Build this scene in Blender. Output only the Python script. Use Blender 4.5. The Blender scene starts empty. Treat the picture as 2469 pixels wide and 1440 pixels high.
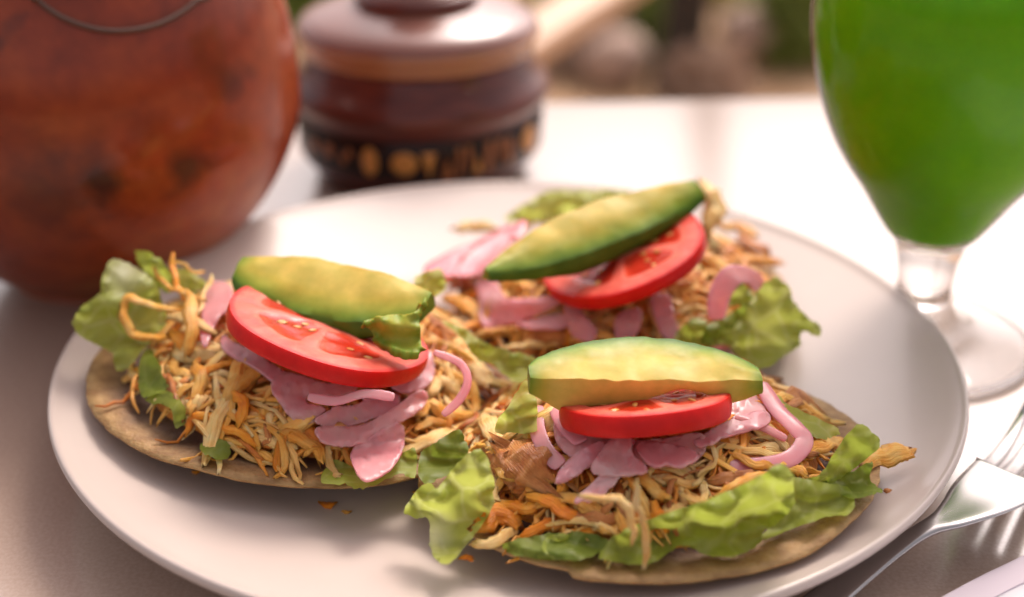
import bpy, bmesh, math, random
from mathutils import Vector, Matrix, noise
from mathutils.geometry import delaunay_2d_cdt

rnd = random.Random(7)
sc = bpy.context.scene
C = sc.collection
R = math.radians

# ------------------------------------------------------------------ camera
W, H = 2469.0, 1440.0                       # the photograph's pixels
LENS = 50.0
F = W * LENS / 36.0
CAM = Vector((0.001, -0.3815, 0.2268))
PITCH = R(26.43)
FW = Vector((0, math.cos(PITCH), -math.sin(PITCH)))
UP = Vector((0, math.sin(PITCH), math.cos(PITCH)))
RT = Vector((1, 0, 0))
cd = bpy.data.cameras.new('camera'); cam = bpy.data.objects.new('camera', cd); C.objects.link(cam)
cam.location = CAM; cam.rotation_euler = (R(90) - PITCH, 0, 0)
cd.lens = LENS; cd.sensor_width = 36; cd.clip_start = 0.01; cd.clip_end = 100
cd.dof.use_dof = True; cd.dof.focus_distance = 0.366; cd.dof.aperture_fstop = 5.0
cd.dof.aperture_blades = 0
sc.camera = cam

# ------------------------------------------------------------------ sky and sun
SUN_EL, SUN_AZ = R(47), R(20)               # azimuth from +Y towards +X
w = bpy.data.worlds.new('World'); sc.world = w; w.use_nodes = True
nt = w.node_tree; bg = nt.nodes['Background']
sky = nt.nodes.new('ShaderNodeTexSky'); sky.sky_type = 'NISHITA'; sky.sun_disc = False
sky.sun_elevation = SUN_EL; sky.sun_rotation = SUN_AZ
sky.air_density = 1.0; sky.dust_density = 6.0; sky.ozone_density = 0.6; sky.altitude = 0
hs = nt.nodes.new('ShaderNodeHueSaturation'); hs.inputs['Saturation'].default_value = 0.25     # thin even cloud
tn = nt.nodes.new('ShaderNodeMix'); tn.data_type = 'RGBA'; tn.blend_type = 'MULTIPLY'; tn.inputs[0].default_value = 1.0
tn.inputs[7].default_value = (1.0, 0.905, 0.905, 1)
nt.links.new(sky.outputs[0], hs.inputs['Color']); nt.links.new(hs.outputs[0], tn.inputs[6]); nt.links.new(tn.outputs[2], bg.inputs[0])
bg.inputs[1].default_value = 0.15
sd = bpy.data.lights.new('sun', 'SUN'); so = bpy.data.objects.new('sun', sd); C.objects.link(so)
sd.energy = 1.1; sd.angle = R(16); sd.color = (1.0, 0.90, 0.80)
sdir = Vector((math.sin(SUN_AZ) * math.cos(SUN_EL), math.cos(SUN_AZ) * math.cos(SUN_EL), math.sin(SUN_EL)))
so.rotation_euler = sdir.to_track_quat('Z', 'Y').to_euler()
so.location = (0, 0, 2)
sc.view_settings.view_transform = 'Standard'; sc.view_settings.look = 'None'
sc.view_settings.gamma = 1.0; sc.view_settings.use_curve_mapping = False
sc.view_settings.exposure = 0.64

# ------------------------------------------------------------------ pixels to places
def ray(px, py):
    return FW + RT * ((px - W / 2) / F) + UP * ((H / 2 - py) / F)
def at(px, py, z):
    d = ray(px, py); t = (z - CAM.z) / d.z
    return CAM + d * t
def at_y(px, py, y):
    d = ray(px, py); t = (y - CAM.y) / d.y
    return CAM + d * t
def qa(x, y): return 100 + x * .45833, 560 + y * .45833     # enlarged views of the three tostadas
def qb(x, y): return 950 + x * .52653, 780 + y * .52653
def qc(x, y): return 980 + x * .42933, 420 + y * .42933

# ------------------------------------------------------------------ materials
def mat(name, col=(.5, .5, .5), rough=.5, **k):
    m = bpy.data.materials.new(name); m.use_nodes = True
    b = m.node_tree.nodes['Principled BSDF']
    b.inputs['Base Color'].default_value = (*col, 1); b.inputs['Roughness'].default_value = rough
    for key, v in k.items():
        b.inputs[key.replace('_', ' ')].default_value = v
    return m
def nd(m, t, **k):
    n = m.node_tree.nodes.new(t)
    for a, v in k.items():
        if a in n.inputs: n.inputs[a].default_value = v
        else: setattr(n, a, v)
    return n
def lk(m, a, b): m.node_tree.links.new(a, b)
def bsdf(m): return m.node_tree.nodes['Principled BSDF']
def ramp(m, src, stops):
    r = nd(m, 'ShaderNodeValToRGB'); e = r.color_ramp.elements
    while len(e) < len(stops): e.new(.5)
    for el, (p, c) in zip(e, stops): el.position = p; el.color = (*c, 1)
    lk(m, src, r.inputs[0]); return r.outputs[0]
def noise_tex(m, scale, detail=4, rough=.55, vec='Object', stretch=None, dist=0):
    tc = nd(m, 'ShaderNodeTexCoord'); n = nd(m, 'ShaderNodeTexNoise')
    n.inputs['Scale'].default_value = scale; n.inputs['Detail'].default_value = detail
    n.inputs['Roughness'].default_value = rough; n.inputs['Distortion'].default_value = dist
    if stretch:
        mp = nd(m, 'ShaderNodeMapping'); mp.inputs['Scale'].default_value = stretch
        lk(m, tc.outputs[vec], mp.inputs[0]); lk(m, mp.outputs[0], n.inputs['Vector'])
    else: lk(m, tc.outputs[vec], n.inputs['Vector'])
    return n.outputs['Fac']
def bump(m, src, strength, dist):
    b = nd(m, 'ShaderNodeBump'); b.inputs['Strength'].default_value = strength; b.inputs['Distance'].default_value = dist
    lk(m, src, b.inputs['Height']); lk(m, b.outputs[0], bsdf(m).inputs['Normal'])
def mixc(m, fac, a, b, mode='MIX'):
    x = nd(m, 'ShaderNodeMix', data_type='RGBA', blend_type=mode)
    for i, v in ((0, fac), (6, a), (7, b)):
        if isinstance(v, (int, float)): x.inputs[i].default_value = v
        elif isinstance(v, tuple): x.inputs[i].default_value = (*v, 1)
        else: lk(m, v, x.inputs[i])
    return x.outputs[2]
def attr(m, name): return nd(m, 'ShaderNodeAttribute', attribute_name=name).outputs['Fac']
def translucent(m, col_out, amount):
    t = nd(m, 'ShaderNodeBsdfTranslucent'); x = nd(m, 'ShaderNodeMixShader'); x.inputs[0].default_value = amount
    if isinstance(col_out, tuple): t.inputs[0].default_value = (*col_out, 1)
    else: lk(m, col_out, t.inputs[0])
    lk(m, bsdf(m).outputs[0], x.inputs[1]); lk(m, t.outputs[0], x.inputs[2])
    lk(m, x.outputs[0], m.node_tree.nodes['Material Output'].inputs['Surface'])

M = {}
# table laminate
m = M['table'] = mat('table_laminate', (.60, .53, .52), .30, Coat_Weight=1.0, Coat_Roughness=.16, Coat_IOR=1.9)
n = noise_tex(m, 900, 2); lk(m, ramp(m, n, [(.35, (.42, .30, .23)), (.65, (.48, .355, .28))]), bsdf(m).inputs['Base Color'])
bump(m, n, .15, .0004)
M['table_leg'] = mat('table_leg_metal', (.08, .07, .07), .45, Metallic=.6)
# glazed plate
m = M['plate'] = mat('plate_glaze', (.74, .69, .65), .30, Coat_Weight=.10, Coat_Roughness=.06, Specular_IOR_Level=.4)
n = noise_tex(m, 30, 3); lk(m, ramp(m, n, [(.3, (.56, .465, .41)), (.7, (.59, .495, .44))]), bsdf(m).inputs['Base Color'])
# tostada
m = M['tostada'] = mat('fried_corn', (.4, .25, .1), .6, Subsurface_Weight=.1, Subsurface_Scale=.002)
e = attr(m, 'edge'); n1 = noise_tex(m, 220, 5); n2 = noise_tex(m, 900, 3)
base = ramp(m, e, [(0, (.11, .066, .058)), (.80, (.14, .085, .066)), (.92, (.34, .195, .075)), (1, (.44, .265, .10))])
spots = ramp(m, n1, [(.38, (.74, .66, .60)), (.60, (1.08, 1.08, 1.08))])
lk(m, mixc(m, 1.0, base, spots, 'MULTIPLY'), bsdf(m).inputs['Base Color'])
bump(m, n2, .5, .0012)
# chicken in four tints, streaked along the fibres
def fibre(m):
    a = nd(m, 'ShaderNodeAttribute', attribute_name='fib'); n = nd(m, 'ShaderNodeTexNoise'); n.inputs['Scale'].default_value = 1.6; n.inputs['Detail'].default_value = 4
    lk(m, a.outputs['Vector'], n.inputs['Vector']); return n.outputs['Fac']
def chicken(name, lo, mid, hi, dark):
    m = mat(name, mid, .33, Subsurface_Weight=.18, Subsurface_Scale=.002, Specular_IOR_Level=.32)
    bsdf(m).inputs['Subsurface Radius'].default_value = (1, .45, .2)
    f = noise_tex(m, 160, 5, .6); s = fibre(m)
    oi = nd(m, 'ShaderNodeObjectInfo').outputs['Random']
    c = ramp(m, f, [(.25, dark), (.40, lo), (.55, mid), (.75, hi)])
    c = mixc(m, 1.0, c, ramp(m, s, [(.28, (.88, .78, .66)), (.50, (1, 1, 1)), (.72, (1.03, 1.05, 1.06))]), 'MULTIPLY')
    mp = nd(m, 'ShaderNodeMapRange'); lk(m, oi, mp.inputs[0]); mp.inputs[3].default_value = .82; mp.inputs[4].default_value = 1.12
    hs = nd(m, 'ShaderNodeHueSaturation'); lk(m, c, hs.inputs['Color']); lk(m, mp.outputs[0], hs.inputs['Value'])
    lk(m, hs.outputs[0], bsdf(m).inputs['Base Color']); bump(m, s, .9, .0008)
    return m
M['chick'] = [chicken('chicken_cream', (.90, .53, .16), (.95, .64, .25), (.97, .77, .42), (.84, .39, .07)),
              chicken('chicken_gold', (.90, .39, .055), (.94, .50, .11), (.96, .63, .22), (.78, .25, .025)),
              chicken('chicken_orange', (.86, .26, .015), (.91, .35, .03), (.94, .48, .10), (.68, .15, .010)),
              chicken('chicken_brown', (.46, .14, .03), (.64, .25, .07), (.78, .40, .15), (.30, .07, .015))]
m = M['pile'] = mat('chicken_pile', (.5, .25, .1), .40, Subsurface_Weight=.15, Subsurface_Scale=.002)
t = attr(m, 'tint'); n = fibre(m)
c = ramp(m, t, [(0, (.52, .15, .02)), (.3, (.88, .31, .03)), (.6, (.94, .48, .09)), (1, (.97, .70, .30))])
c2 = ramp(m, n, [(.3, (.76, .64, .54)), (.55, (1.03, 1.03, 1.03))])
lk(m, mixc(m, 1.0, c, c2, 'MULTIPLY'), bsdf(m).inputs['Base Color']); bump(m, n, .6, .001)
# lettuce
def lettuce(name, a, b, rib):
    m = mat(name, a, .42, Specular_IOR_Level=.4)
    n = noise_tex(m, 90, 4); v = nd(m, 'ShaderNodeTexVoronoi', feature='DISTANCE_TO_EDGE')
    v.inputs['Scale'].default_value = 120
    tc = nd(m, 'ShaderNodeTexCoord'); lk(m, tc.outputs['Object'], v.inputs['Vector'])
    c = ramp(m, n, [(.3, a), (.7, b)])
    vein = ramp(m, v.outputs['Distance'], [(0, (1, 1, 1)), (.10, (0, 0, 0))])
    c = mixc(m, attr(m, 'pale'), c, rib)
    c = mixc(m, vein, c, mixc(m, .22, c, rib))
    lk(m, c, bsdf(m).inputs['Base Color']); bump(m, n, .2, .001)
    translucent(m, c, .58)
    return m
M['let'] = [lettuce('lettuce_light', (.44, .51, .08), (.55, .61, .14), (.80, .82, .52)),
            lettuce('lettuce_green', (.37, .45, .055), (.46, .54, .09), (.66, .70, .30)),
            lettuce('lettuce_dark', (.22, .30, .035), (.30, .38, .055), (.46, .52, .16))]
M['rib'] = mat('lettuce_rib', (.66, .70, .45), .3, Subsurface_Weight=.3, Subsurface_Scale=.004)
# onion
m = M['onion'] = mat('pickled_onion', (.9, .45, .5), .22, Subsurface_Weight=.8, Subsurface_Scale=.003, Specular_IOR_Level=.4)
bsdf(m).inputs['Subsurface Radius'].default_value = (1, .55, .6)
n = noise_tex(m, 60, 3); oi = nd(m, 'ShaderNodeObjectInfo').outputs['Random']; u = attr(m, 'across')
c = ramp(m, n, [(.3, (.96, .28, .33)), (.55, (.98, .40, .43)), (.8, (.99, .60, .58))])
c = mixc(m, oi, c, mixc(m, .45, c, (.95, .44, .38)))
c = mixc(m, ramp(m, u, [(0, (.5, .5, .5)), (.25, (0, 0, 0)), (.8, (0, 0, 0)), (1, (.35, .35, .35))]), c, (.85, .14, .24))
lk(m, c, bsdf(m).inputs['Base Color'])
wv = noise_tex(m, 500, 2); bump(m, wv, .12, .0005)
tp0 = nd(m, 'ShaderNodeBsdfTransparent'); tp0.inputs[0].default_value = (1, .80, .82, 1); om = m.node_tree.nodes['Material Output'].inputs['Surface']
mx0 = nd(m, 'ShaderNodeMixShader'); mx0.inputs[0].default_value = .28; src = om.links[0].from_socket; lk(m, src, mx0.inputs[1]); lk(m, tp0.outputs[0], mx0.inputs[2]); lk(m, mx0.outputs[0], om)
# tomato
m = M['tomato'] = mat('tomato_flesh', (.6, .05, .02), .25, Subsurface_Weight=.5, Subsurface_Scale=.006, Specular_IOR_Level=.28)
bsdf(m).inputs['Subsurface Radius'].default_value = (1, .2, .12)
a = attr(m, 'flesh'); n = noise_tex(m, 210, 5); n2 = noise_tex(m, 70, 3)
c = ramp(m, a, [(0, (.62, .007, .006)), (.10, (.66, .014, .011)), (.20, (.76, .075, .052)), (.34, (.80, .15, .105)), (.50, (.70, .05, .026)), (1, (.46, .016, .007))])
c = mixc(m, .6, c, mixc(m, 1.0, c, ramp(m, n, [(.3, (.80, .55, .5)), (.7, (1.12, 1.9, 1.7))]), 'MULTIPLY'))
c = mixc(m, .5, c, mixc(m, 1.0, c, ramp(m, n2, [(.3, (.85, .7, .7)), (.7, (1.1, 1.4, 1.4))]), 'MULTIPLY'))
lk(m, c, bsdf(m).inputs['Base Color']); bump(m, n, .35, .0008)
lk(m, ramp(m, a, [(.3, (.42, .42, .42)), (.7, (.14, .14, .14))]), bsdf(m).inputs['Roughness'])
M['seed'] = mat('tomato_seed', (.80, .36, .09), .3, Subsurface_Weight=.3, Subsurface_Scale=.002)
# avocado
def avo(name, k):
    m = mat(name, (.5, .5, .1), .42, Subsurface_Weight=.2, Subsurface_Scale=.004, Specular_IOR_Level=.22)
    a = attr(m, 'skin'); n = noise_tex(m, 130, 4); s = noise_tex(m, 1, 2, stretch=(900, 120, 120))
    c = ramp(m, a, [(0, (.66, .50, .11)), (.30, (.52, .41, .06)), (.58, (.37, .37, .045)), (.82, (.20, .29, .026)), (1, (.07, .15, .013))])
    c = mixc(m, k, c, mixc(m, 1.0, c, ramp(m, n, [(.3, (.68, .76, .55)), (.7, (1.18, 1.12, 1.15))]), 'MULTIPLY'))
    sp_ = noise_tex(m, 420, 3, .7); c = mixc(m, ramp(m, sp_, [(.68, (0, 0, 0)), (.78, (.4, .4, .4))]), c, (.34, .28, .07))
    n6 = noise_tex(m, 90, 4, .65); lk(m, ramp(m, n6, [(.35, (.36, .36, .36)), (.65, (.6, .6, .6))]), bsdf(m).inputs['Roughness'])
    mm = nd(m, 'ShaderNodeMath', operation='MULTIPLY_ADD'); lk(m, n6, mm.inputs[0]); mm.inputs[1].default_value = 1.0; s = mm.outputs[0]
    lk(m, c, bsdf(m).inputs['Base Color']); bump(m, s, .14, .0007); return m
M['avo'] = avo('avocado_flesh', .8)
# pot
m = M['pot'] = mat('burnished_clay', (.3, .06, .02), .38, Coat_Weight=.38, Coat_Roughness=.09, Specular_IOR_Level=.2)
n1 = noise_tex(m, 14, 4, .6); n2 = noise_tex(m, 38, 3, .5, dist=.4); n3 = noise_tex(m, 160, 4)
c = ramp(m, n1, [(.3, (.13, .020, .009)), (.45, (.24, .036, .010)), (.58, (.33, .060, .012)), (.74, (.40, .13, .024))])
c = mixc(m, ramp(m, n2, [(.66, (0, 0, 0)), (.76, (.75, .75, .75))]), c, (.075, .018, .011))
c = mixc(m, .5, c, mixc(m, 1.0, c, ramp(m, n3, [(.3, (.65, .6, .6)), (.7, (1.2, 1.2, 1.2))]), 'MULTIPLY'))
POTC = c; lk(m, c, bsdf(m).inputs['Base Color']); bump(m, n3, .12, .0015)
M['cord'] = mat('brown_cord', (.09, .035, .02), .55)
# lacquered jar
m = M['jar'] = mat('lacquered_wood', (.13, .03, .02), .35, Coat_Weight=.42, Coat_Roughness=.05, Specular_IOR_Level=.3)
n = noise_tex(m, 60, 4, stretch=(1, 1, 6)); lk(m, ramp(m, n, [(.3, (.07, .012, .009)), (.7, (.15, .032, .018))]), bsdf(m).inputs['Base Color'])
M['jar_tan'] = mat('lacquered_tan_band', (.42, .18, .075), .22, Coat_Weight=.6, Coat_Roughness=.1)
M['jar_lid'] = mat('lacquered_lid', (.22, .085, .06), .28, Coat_Weight=.3, Coat_Roughness=.1)
M['jar_black'] = mat('lacquered_black', (.018, .009, .008), .4, Coat_Weight=.15, Coat_Roughness=.1, Specular_IOR_Level=.25)
M['amber'] = mat('amber_inlay', (.62, .27, .06), .4, Coat_Weight=.15)
M['amber_dim'] = mat('amber_dim_inlay', (.34, .11, .03), .4, Coat_Weight=.15)
# glass, juice, steel
m = M['thin_glass'] = mat('thin_bowl_glass', (1, 1, 1), .03)
fr = nd(m, 'ShaderNodeFresnel'); fr.inputs[0].default_value = 1.22; tb = nd(m, 'ShaderNodeBsdfTransparent'); gs = nd(m, 'ShaderNodeBsdfGlossy'); gs.inputs['Roughness'].default_value = .03
mx = nd(m, 'ShaderNodeMixShader'); lk(m, fr.outputs[0], mx.inputs[0]); lk(m, tb.outputs[0], mx.inputs[1]); lk(m, gs.outputs[0], mx.inputs[2]); lk(m, mx.outputs[0], m.node_tree.nodes['Material Output'].inputs['Surface'])
M['glass'] = mat('clear_glass', (1, 1, 1), .01, Transmission_Weight=1.0, IOR=1.47)
m = M['juice'] = mat('green_juice', (.12, .34, .004), .45, Specular_IOR_Level=.15, Subsurface_Weight=.8, Subsurface_Scale=.02)
bsdf(m).inputs['Subsurface Radius'].default_value = (.5, 1.0, .05)
n = noise_tex(m, 45, 5, .7); lk(m, ramp(m, n, [(.3, (.14, .42, .001)), (.7, (.20, .52, .002))]), bsdf(m).inputs['Base Color'])
m = M['steel'] = mat('polished_steel', (.45, .43, .42), .27, Metallic=1.0)
M['napkin'] = mat('napkin_cotton', (.80, .77, .79), .85)
M['hem'] = mat('napkin_hem', (.72, .62, .66), .85)
M['blue'] = mat('napkin_blue_print', (.12, .17, .42), .85)
# background
m = M['ground'] = mat('garden_soil', (.2, .12, .07), .9)
n = noise_tex(m, 3.5, 3); lk(m, ramp(m, n, [(.3, (.30, .17, .08)), (.55, (.42, .25, .13)), (.75, (.50, .36, .24))]), bsdf(m).inputs['Base Color'])
m = M['stone'] = mat('pinkish_stone', (.45, .32, .26), .8)
n = noise_tex(m, 12, 3); lk(m, ramp(m, n, [(.3, (.42, .28, .21)), (.7, (.54, .38, .30))]), bsdf(m).inputs['Base Color'])
M['bark'] = mat('dark_bark', (.045, .032, .022), .9)
m = M['leafy'] = mat('garden_leaf', (.40, .36, .06), .5); translucent(m, (.45, .40, .06), .5)
m = M['leafy2'] = mat('garden_leaf_green', (.30, .36, .08), .5); translucent(m, (.34, .42, .08), .5)
m = M['dry'] = mat('dry_leaf', (.50, .34, .24), .7); translucent(m, (.5, .34, .24), .3)
M['wood'] = mat('pale_rail_wood', (.68, .44, .28), .5)

# ------------------------------------------------------------------ mesh helpers
def obj(name, me, m, parent=None, smooth=True):
    if isinstance(me, bmesh.types.BMesh):
        bm = me; me = bpy.data.meshes.new(name); bm.to_mesh(me); bm.free()
    if smooth: me.polygons.foreach_set('use_smooth', [True] * len(me.polygons))
    if m is not None and not me.materials: me.materials.append(m)
    o = bpy.data.objects.new(name, me); C.objects.link(o)
    if parent: o.parent = parent
    return o
def tag(o, label, cat, group=None, kind=None):
    if kind: o['kind'] = kind
    if label: o['label'] = label
    if cat: o['category'] = cat
    if group: o['group'] = group
    return o
def empty(name, loc=(0, 0, 0), rz=0):
    o = bpy.data.objects.new(name, None); C.objects.link(o); o.location = loc; o.rotation_euler = (0, 0, rz)
    o.empty_display_size = .01; return o
def pym(name, vs, fs, attrs=None):
    me = bpy.data.meshes.new(name); me.from_pydata([tuple(v) for v in vs], [], fs); me.update()
    for k, vals in (attrs or {}).items():
        if k == 'fib':
            a = me.attributes.new(k, 'FLOAT_VECTOR', 'POINT'); a.data.foreach_set('vector', [c for v in vals for c in v]); continue
        a = me.attributes.new(k, 'FLOAT', 'POINT'); a.data.foreach_set('value', vals)
    return me
def lathe(prof, n=96, closed=False, sx=1, sy=1):
    """prof: list of (r, z); returns verts, faces. r==0 collapses to one vertex."""
    vs, fs, rows = [], [], []
    for r, z in prof:
        if r <= 1e-7: rows.append([len(vs)]); vs.append((0, 0, z))
        else:
            rows.append(list(range(len(vs), len(vs) + n)))
            for i in range(n):
                a = 2 * math.pi * i / n; vs.append((r * math.cos(a) * sx, r * math.sin(a) * sy, z))
    pairs = list(zip(rows, rows[1:])) + ([(rows[-1], rows[0])] if closed else [])
    for a, b in pairs:
        for i in range(n):
            j = (i + 1) % n
            if len(a) == 1 and len(b) == 1: continue
            if len(a) == 1: fs.append((a[0], b[j], b[i]))
            elif len(b) == 1: fs.append((a[i], a[j], b[0]))
            else: fs.append((a[i], a[j], b[j], b[i]))
    return vs, fs
def cat(P, closed=False, k=5):
    """Catmull-Rom through points (tuples of floats)."""
    P = [tuple(p) for p in P]; n = len(P); out = []
    rng = range(n) if closed else range(n - 1)
    for i in rng:
        p0 = P[(i - 1) % n] if closed or i > 0 else P[0]
        p1 = P[i]; p2 = P[(i + 1) % n]
        p3 = P[(i + 2) % n] if closed or i + 2 < n else P[-1]
        for s in range(k):
            t = s / k
            out.append(tuple(.5 * (2 * b + (c - a) * t + (2 * a - 5 * b + 4 * c - d) * t * t + (3 * b - a - 3 * c + d) * t ** 3)
                             for a, b, c, d in zip(p0, p1, p2, p3)))
    if not closed: out.append(P[-1])
    return out
def nz(p, s, o=0): return noise.noise(Vector((p[0] * s + o, p[1] * s + o * 1.7, p[2] * s - o)))
def box(x0, x1, y0, y1, z0, z1, bev=0):
    bm = bmesh.new(); bmesh.ops.create_cube(bm, size=1)
    bmesh.ops.scale(bm, vec=(x1 - x0, y1 - y0, z1 - z0), verts=bm.verts)
    bmesh.ops.translate(bm, vec=((x0 + x1) / 2, (y0 + y1) / 2, (z0 + z1) / 2), verts=bm.verts)
    if bev: bmesh.ops.bevel(bm, geom=bm.edges[:], offset=bev, segments=3, profile=.5, affect='EDGES')
    return bm
def strand_geo(pts, wid, thick, seed, nside=7, nrm=None, taper=.5, rag=.25, fray=1.1):
    """irregular fibre bundle along 3D points: lengthwise ridges, ragged frayed ends"""
    pts = [Vector(p) for p in pts]; n = len(pts); vs, fs, fv = [], [], []
    nrm = nrm or Vector((0, -.5, .8)).normalized()
    rr = random.Random(int(seed * 997) + n)
    ridge = [1 + rag * rr.uniform(-1, 1) for _ in range(nside)]
    ext = [[rr.uniform(-.2, fray) for _ in range(nside)] for _ in range(2)]
    tw = rr.uniform(-.8, .8); t00 = rr.uniform(0, 3)
    for i, p in enumerate(pts):
        t = (pts[min(i + 1, n - 1)] - pts[max(i - 1, 0)])
        if t.length < 1e-9: t = Vector((1, 0, 0))
        t.normalize(); b = t.cross(nrm)
        if b.length < .1: b = t.cross(Vector((1, 0, 0)))
        b.normalize(); u = b.cross(t)
        s = i / (n - 1); env = max(.22, 1 - taper * abs(2 * s - 1) ** 4) * (1 + rag * .9 * noise.noise(Vector((s * 4 + seed, seed, 2))))
        ro = tw * (s - .5)
        cb_, sb_ = math.cos(ro), math.sin(ro)
        for k in range(nside):
            a = 2 * math.pi * k / nside
            g = ridge[k] * (1 + rag * 1.1 * noise.noise(Vector((s * 9 + seed * 3.1, k * 1.7, seed))))
            x, y = math.cos(a) * wid / 2 * env * g, math.sin(a) * thick / 2 * env * g
            q = p + b * (x * cb_ - y * sb_) + u * (x * sb_ + y * cb_)
            if i == 0: q = q - t * (ext[0][k] * wid * .8)
            elif i == n - 1: q = q + t * (ext[1][k] * wid * .8)
            vs.append(q); fv.append((math.cos(a) * wid * 900 + seed, math.sin(a) * wid * 900 + seed * .7, s * 1.6 + seed))
    for i in range(n - 1):
        for k in range(nside):
            j = (k + 1) % nside
            fs.append((i * nside + k, i * nside + j, (i + 1) * nside + j, (i + 1) * nside + k))
    fs.append(tuple(reversed(range(nside)))); fs.append(tuple(range((n - 1) * nside, n * nside)))
    return vs, fs, fv

# ------------------------------------------------------------------ the table and the ground
e0, e1 = at(1340, 243, 0), at(1940, 232, 0)
tang = math.atan2(e1.y - e0.y, e1.x - e0.x)
table = empty('table', (e0.x, e0.y, -.75), tang)
top = obj('tabletop', box(-.62, .68, -.85, 0, .722, .75, .004), M['table'], table)
for lx in (-.56, .62):
    for ly in (-.79, -.06):
        obj('leg', box(lx - .02, lx + .02, ly - .02, ly + .02, 0, .7215, .003), M['table_leg'], table)
tag(table, 'white laminate table that the plate, pot and glass stand on', 'table')
g = bmesh.new(); bmesh.ops.create_grid(g, x_segments=120, y_segments=120, size=30)
for v in g.verts:
    v.co.z = .02 * nz((v.co.x, v.co.y, 0), .9)
gr = obj('ground', g, M['ground']); gr.location = (0, 15, -.77); tag(gr, 'brown garden soil beyond the table', None, kind='structure')

# ------------------------------------------------------------------ plate
PR, PZ = .135, .022
def plate_z(r):
    if r < .078: return .0068
    t = min(1, (r - .078) / (PR - .078))
    return .0068 + (PZ - .0068 - .0006) * (.25 * t + .75 * t ** 1.35) * min(1, t * 4) ** .6
prof = [(0, .0068)] + [(.078 * i / 8, .0068) for i in range(1, 9)] + [(.078 + (PR - .0025 - .078) * i / 16, plate_z(.078 + (PR - .0025 - .078) * i / 16)) for i in range(1, 17)]
prof += [(PR - .0012, PZ - .0003), (PR - .0002, PZ - .0010), (PR, PZ - .0022), (PR - .0005, PZ - .0034), (PR - .002, PZ - .0043)]
prof += [(.120, .0133), (.105, .0088), (.092, .0052), (.085, .0030), (.082, .0004), (.0805, 0), (.079, .0004), (.077, .0022), (.05, .0026), (0, .0026)]
vs, fs = lathe(prof, 160)
pl = obj('dinner_plate', pym('dinner_plate', vs, fs), M['plate'])
tag(pl, 'round cream glazed plate holding three chicken tostadas', 'plate')

# ------------------------------------------------------------------ tostadas
T = {}
def make_tostada(key, cx, cy, rad, h0, label, seed, crack=None, rm=.86):
    d = Vector((cx, cy, 0)); u = d.normalized()
    slope = .085
    zc = .0148
    def surf(x, y):
        o = (x - cx) * u.x + (y - cy) * u.y
        r = math.hypot(x - cx, y - cy)
        z = zc + slope * o + .0011 * math.sin(3 * math.atan2(y - cy, x - cx) + seed) * (r / rad) ** 2 + .0008 * nz((x, y, 0), 60, seed) + .002 * (r / rad) ** 3
        return max(z, plate_z(math.hypot(x, y)) + .0012) + .0011
    def mound(x, y):
        r = math.hypot(x - cx, y - cy) / (rad * rm)
        h = h0 * max(0, 1 - r * r) ** .75
        return surf(x, y) + h + (.003 * nz((x, y, 0), 70, seed + 3) if r < 1 else 0) * (1 - r * r if r < 1 else 0)
    T[key] = dict(c=(cx, cy), r=rad, surf=surf, mound=mound, rm=rm)
    vs, fs, ed = [], [], []
    NA, NR = 180, 18
    def rr(a):
        q = rad * (1 + .018 * math.sin(2 * a + seed) + .012 * nz((math.cos(a), math.sin(a), 0), 3, seed) + .007 * nz((math.cos(a), math.sin(a), 0), 11, seed) + .005 * nz((math.cos(a), math.sin(a), 0), 27, seed))
        if crack is not None:
            dlt = (a - crack + math.pi) % (2 * math.pi) - math.pi
            if -.0 < dlt < .55: q += .0022 * (1 - dlt / .55)
        return q
    for side in (1, 0):
        for i in range(NR + 1):
            for k in range(NA):
                a = 2 * math.pi * k / NA; r = rr(a) * i / NR
                x, y = cx + r * math.cos(a), cy + r * math.sin(a)
                z = surf(x, y)
                if i < NR: z += .0005 * max(0, nz((x, y, 0), 190, seed)) * (i / NR)
                if not side: z -= .0014 if i < NR else .0011
                elif i == NR: z -= .0003
                vs.append((x, y, z)); ed.append(i / NR + (.0 if side else .1) + .05 * nz((x, y, 0), 150, seed))
    off = (NR + 1) * NA
    for i in range(NR):
        for k in range(NA):
            j = (k + 1) % NA
            q = (i * NA + k, i * NA + j, (i + 1) * NA + j, (i + 1) * NA + k)
            fs.append(tuple(reversed(q)) if False else (q[0], q[3], q[2], q[1]))
            fs.append((q[0] + off, q[1] + off, q[2] + off, q[3] + off))
    for k in range(NA):
        j = (k + 1) % NA; fs.append((NR * NA + k, NR * NA + k + off, NR * NA + j + off, NR * NA + j))
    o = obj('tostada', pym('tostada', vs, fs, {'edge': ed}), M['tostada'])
    bm = bmesh.new(); bm.from_mesh(o.data); bmesh.ops.remove_doubles(bm, verts=bm.verts, dist=1e-6); bmesh.ops.recalc_face_normals(bm, faces=bm.faces); bm.to_mesh(o.data); bm.free()
    tag(o, label, 'tostada', 'tostadas on the plate')
ca = at(752, 912, .015); cb = at(1550, 1112, .015); cc = at(1500, 735, .015)
crk = at(1392, 1395, .018)
make_tostada('A', ca.x, ca.y, .0635, .019, 'fried corn tostada beside the clay pot, bare rim showing', 1.0)
make_tostada('B', cb.x, cb.y, .0610, .018, 'fried corn tostada beside the fork, cracked at its edge', 2.3, crack=math.atan2(crk.y - cb.y, crk.x - cb.x))
make_tostada('C', cc.x, cc.y, .0560, .018, 'fried corn tostada beside the green juice glass, hidden under toppings', 4.1)
WHERE = {'A': 'the tostada beside the clay pot', 'B': 'the tostada beside the fork', 'C': 'the tostada beside the juice glass'}
Q = {'A': qa, 'B': qb, 'C': qc}
SCL = {'A': .45833, 'B': .52653, 'C': .42933}
def depth_scale(p): return (Vector(p) - CAM).dot(FW) / F        # metres per photo pixel at p
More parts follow.
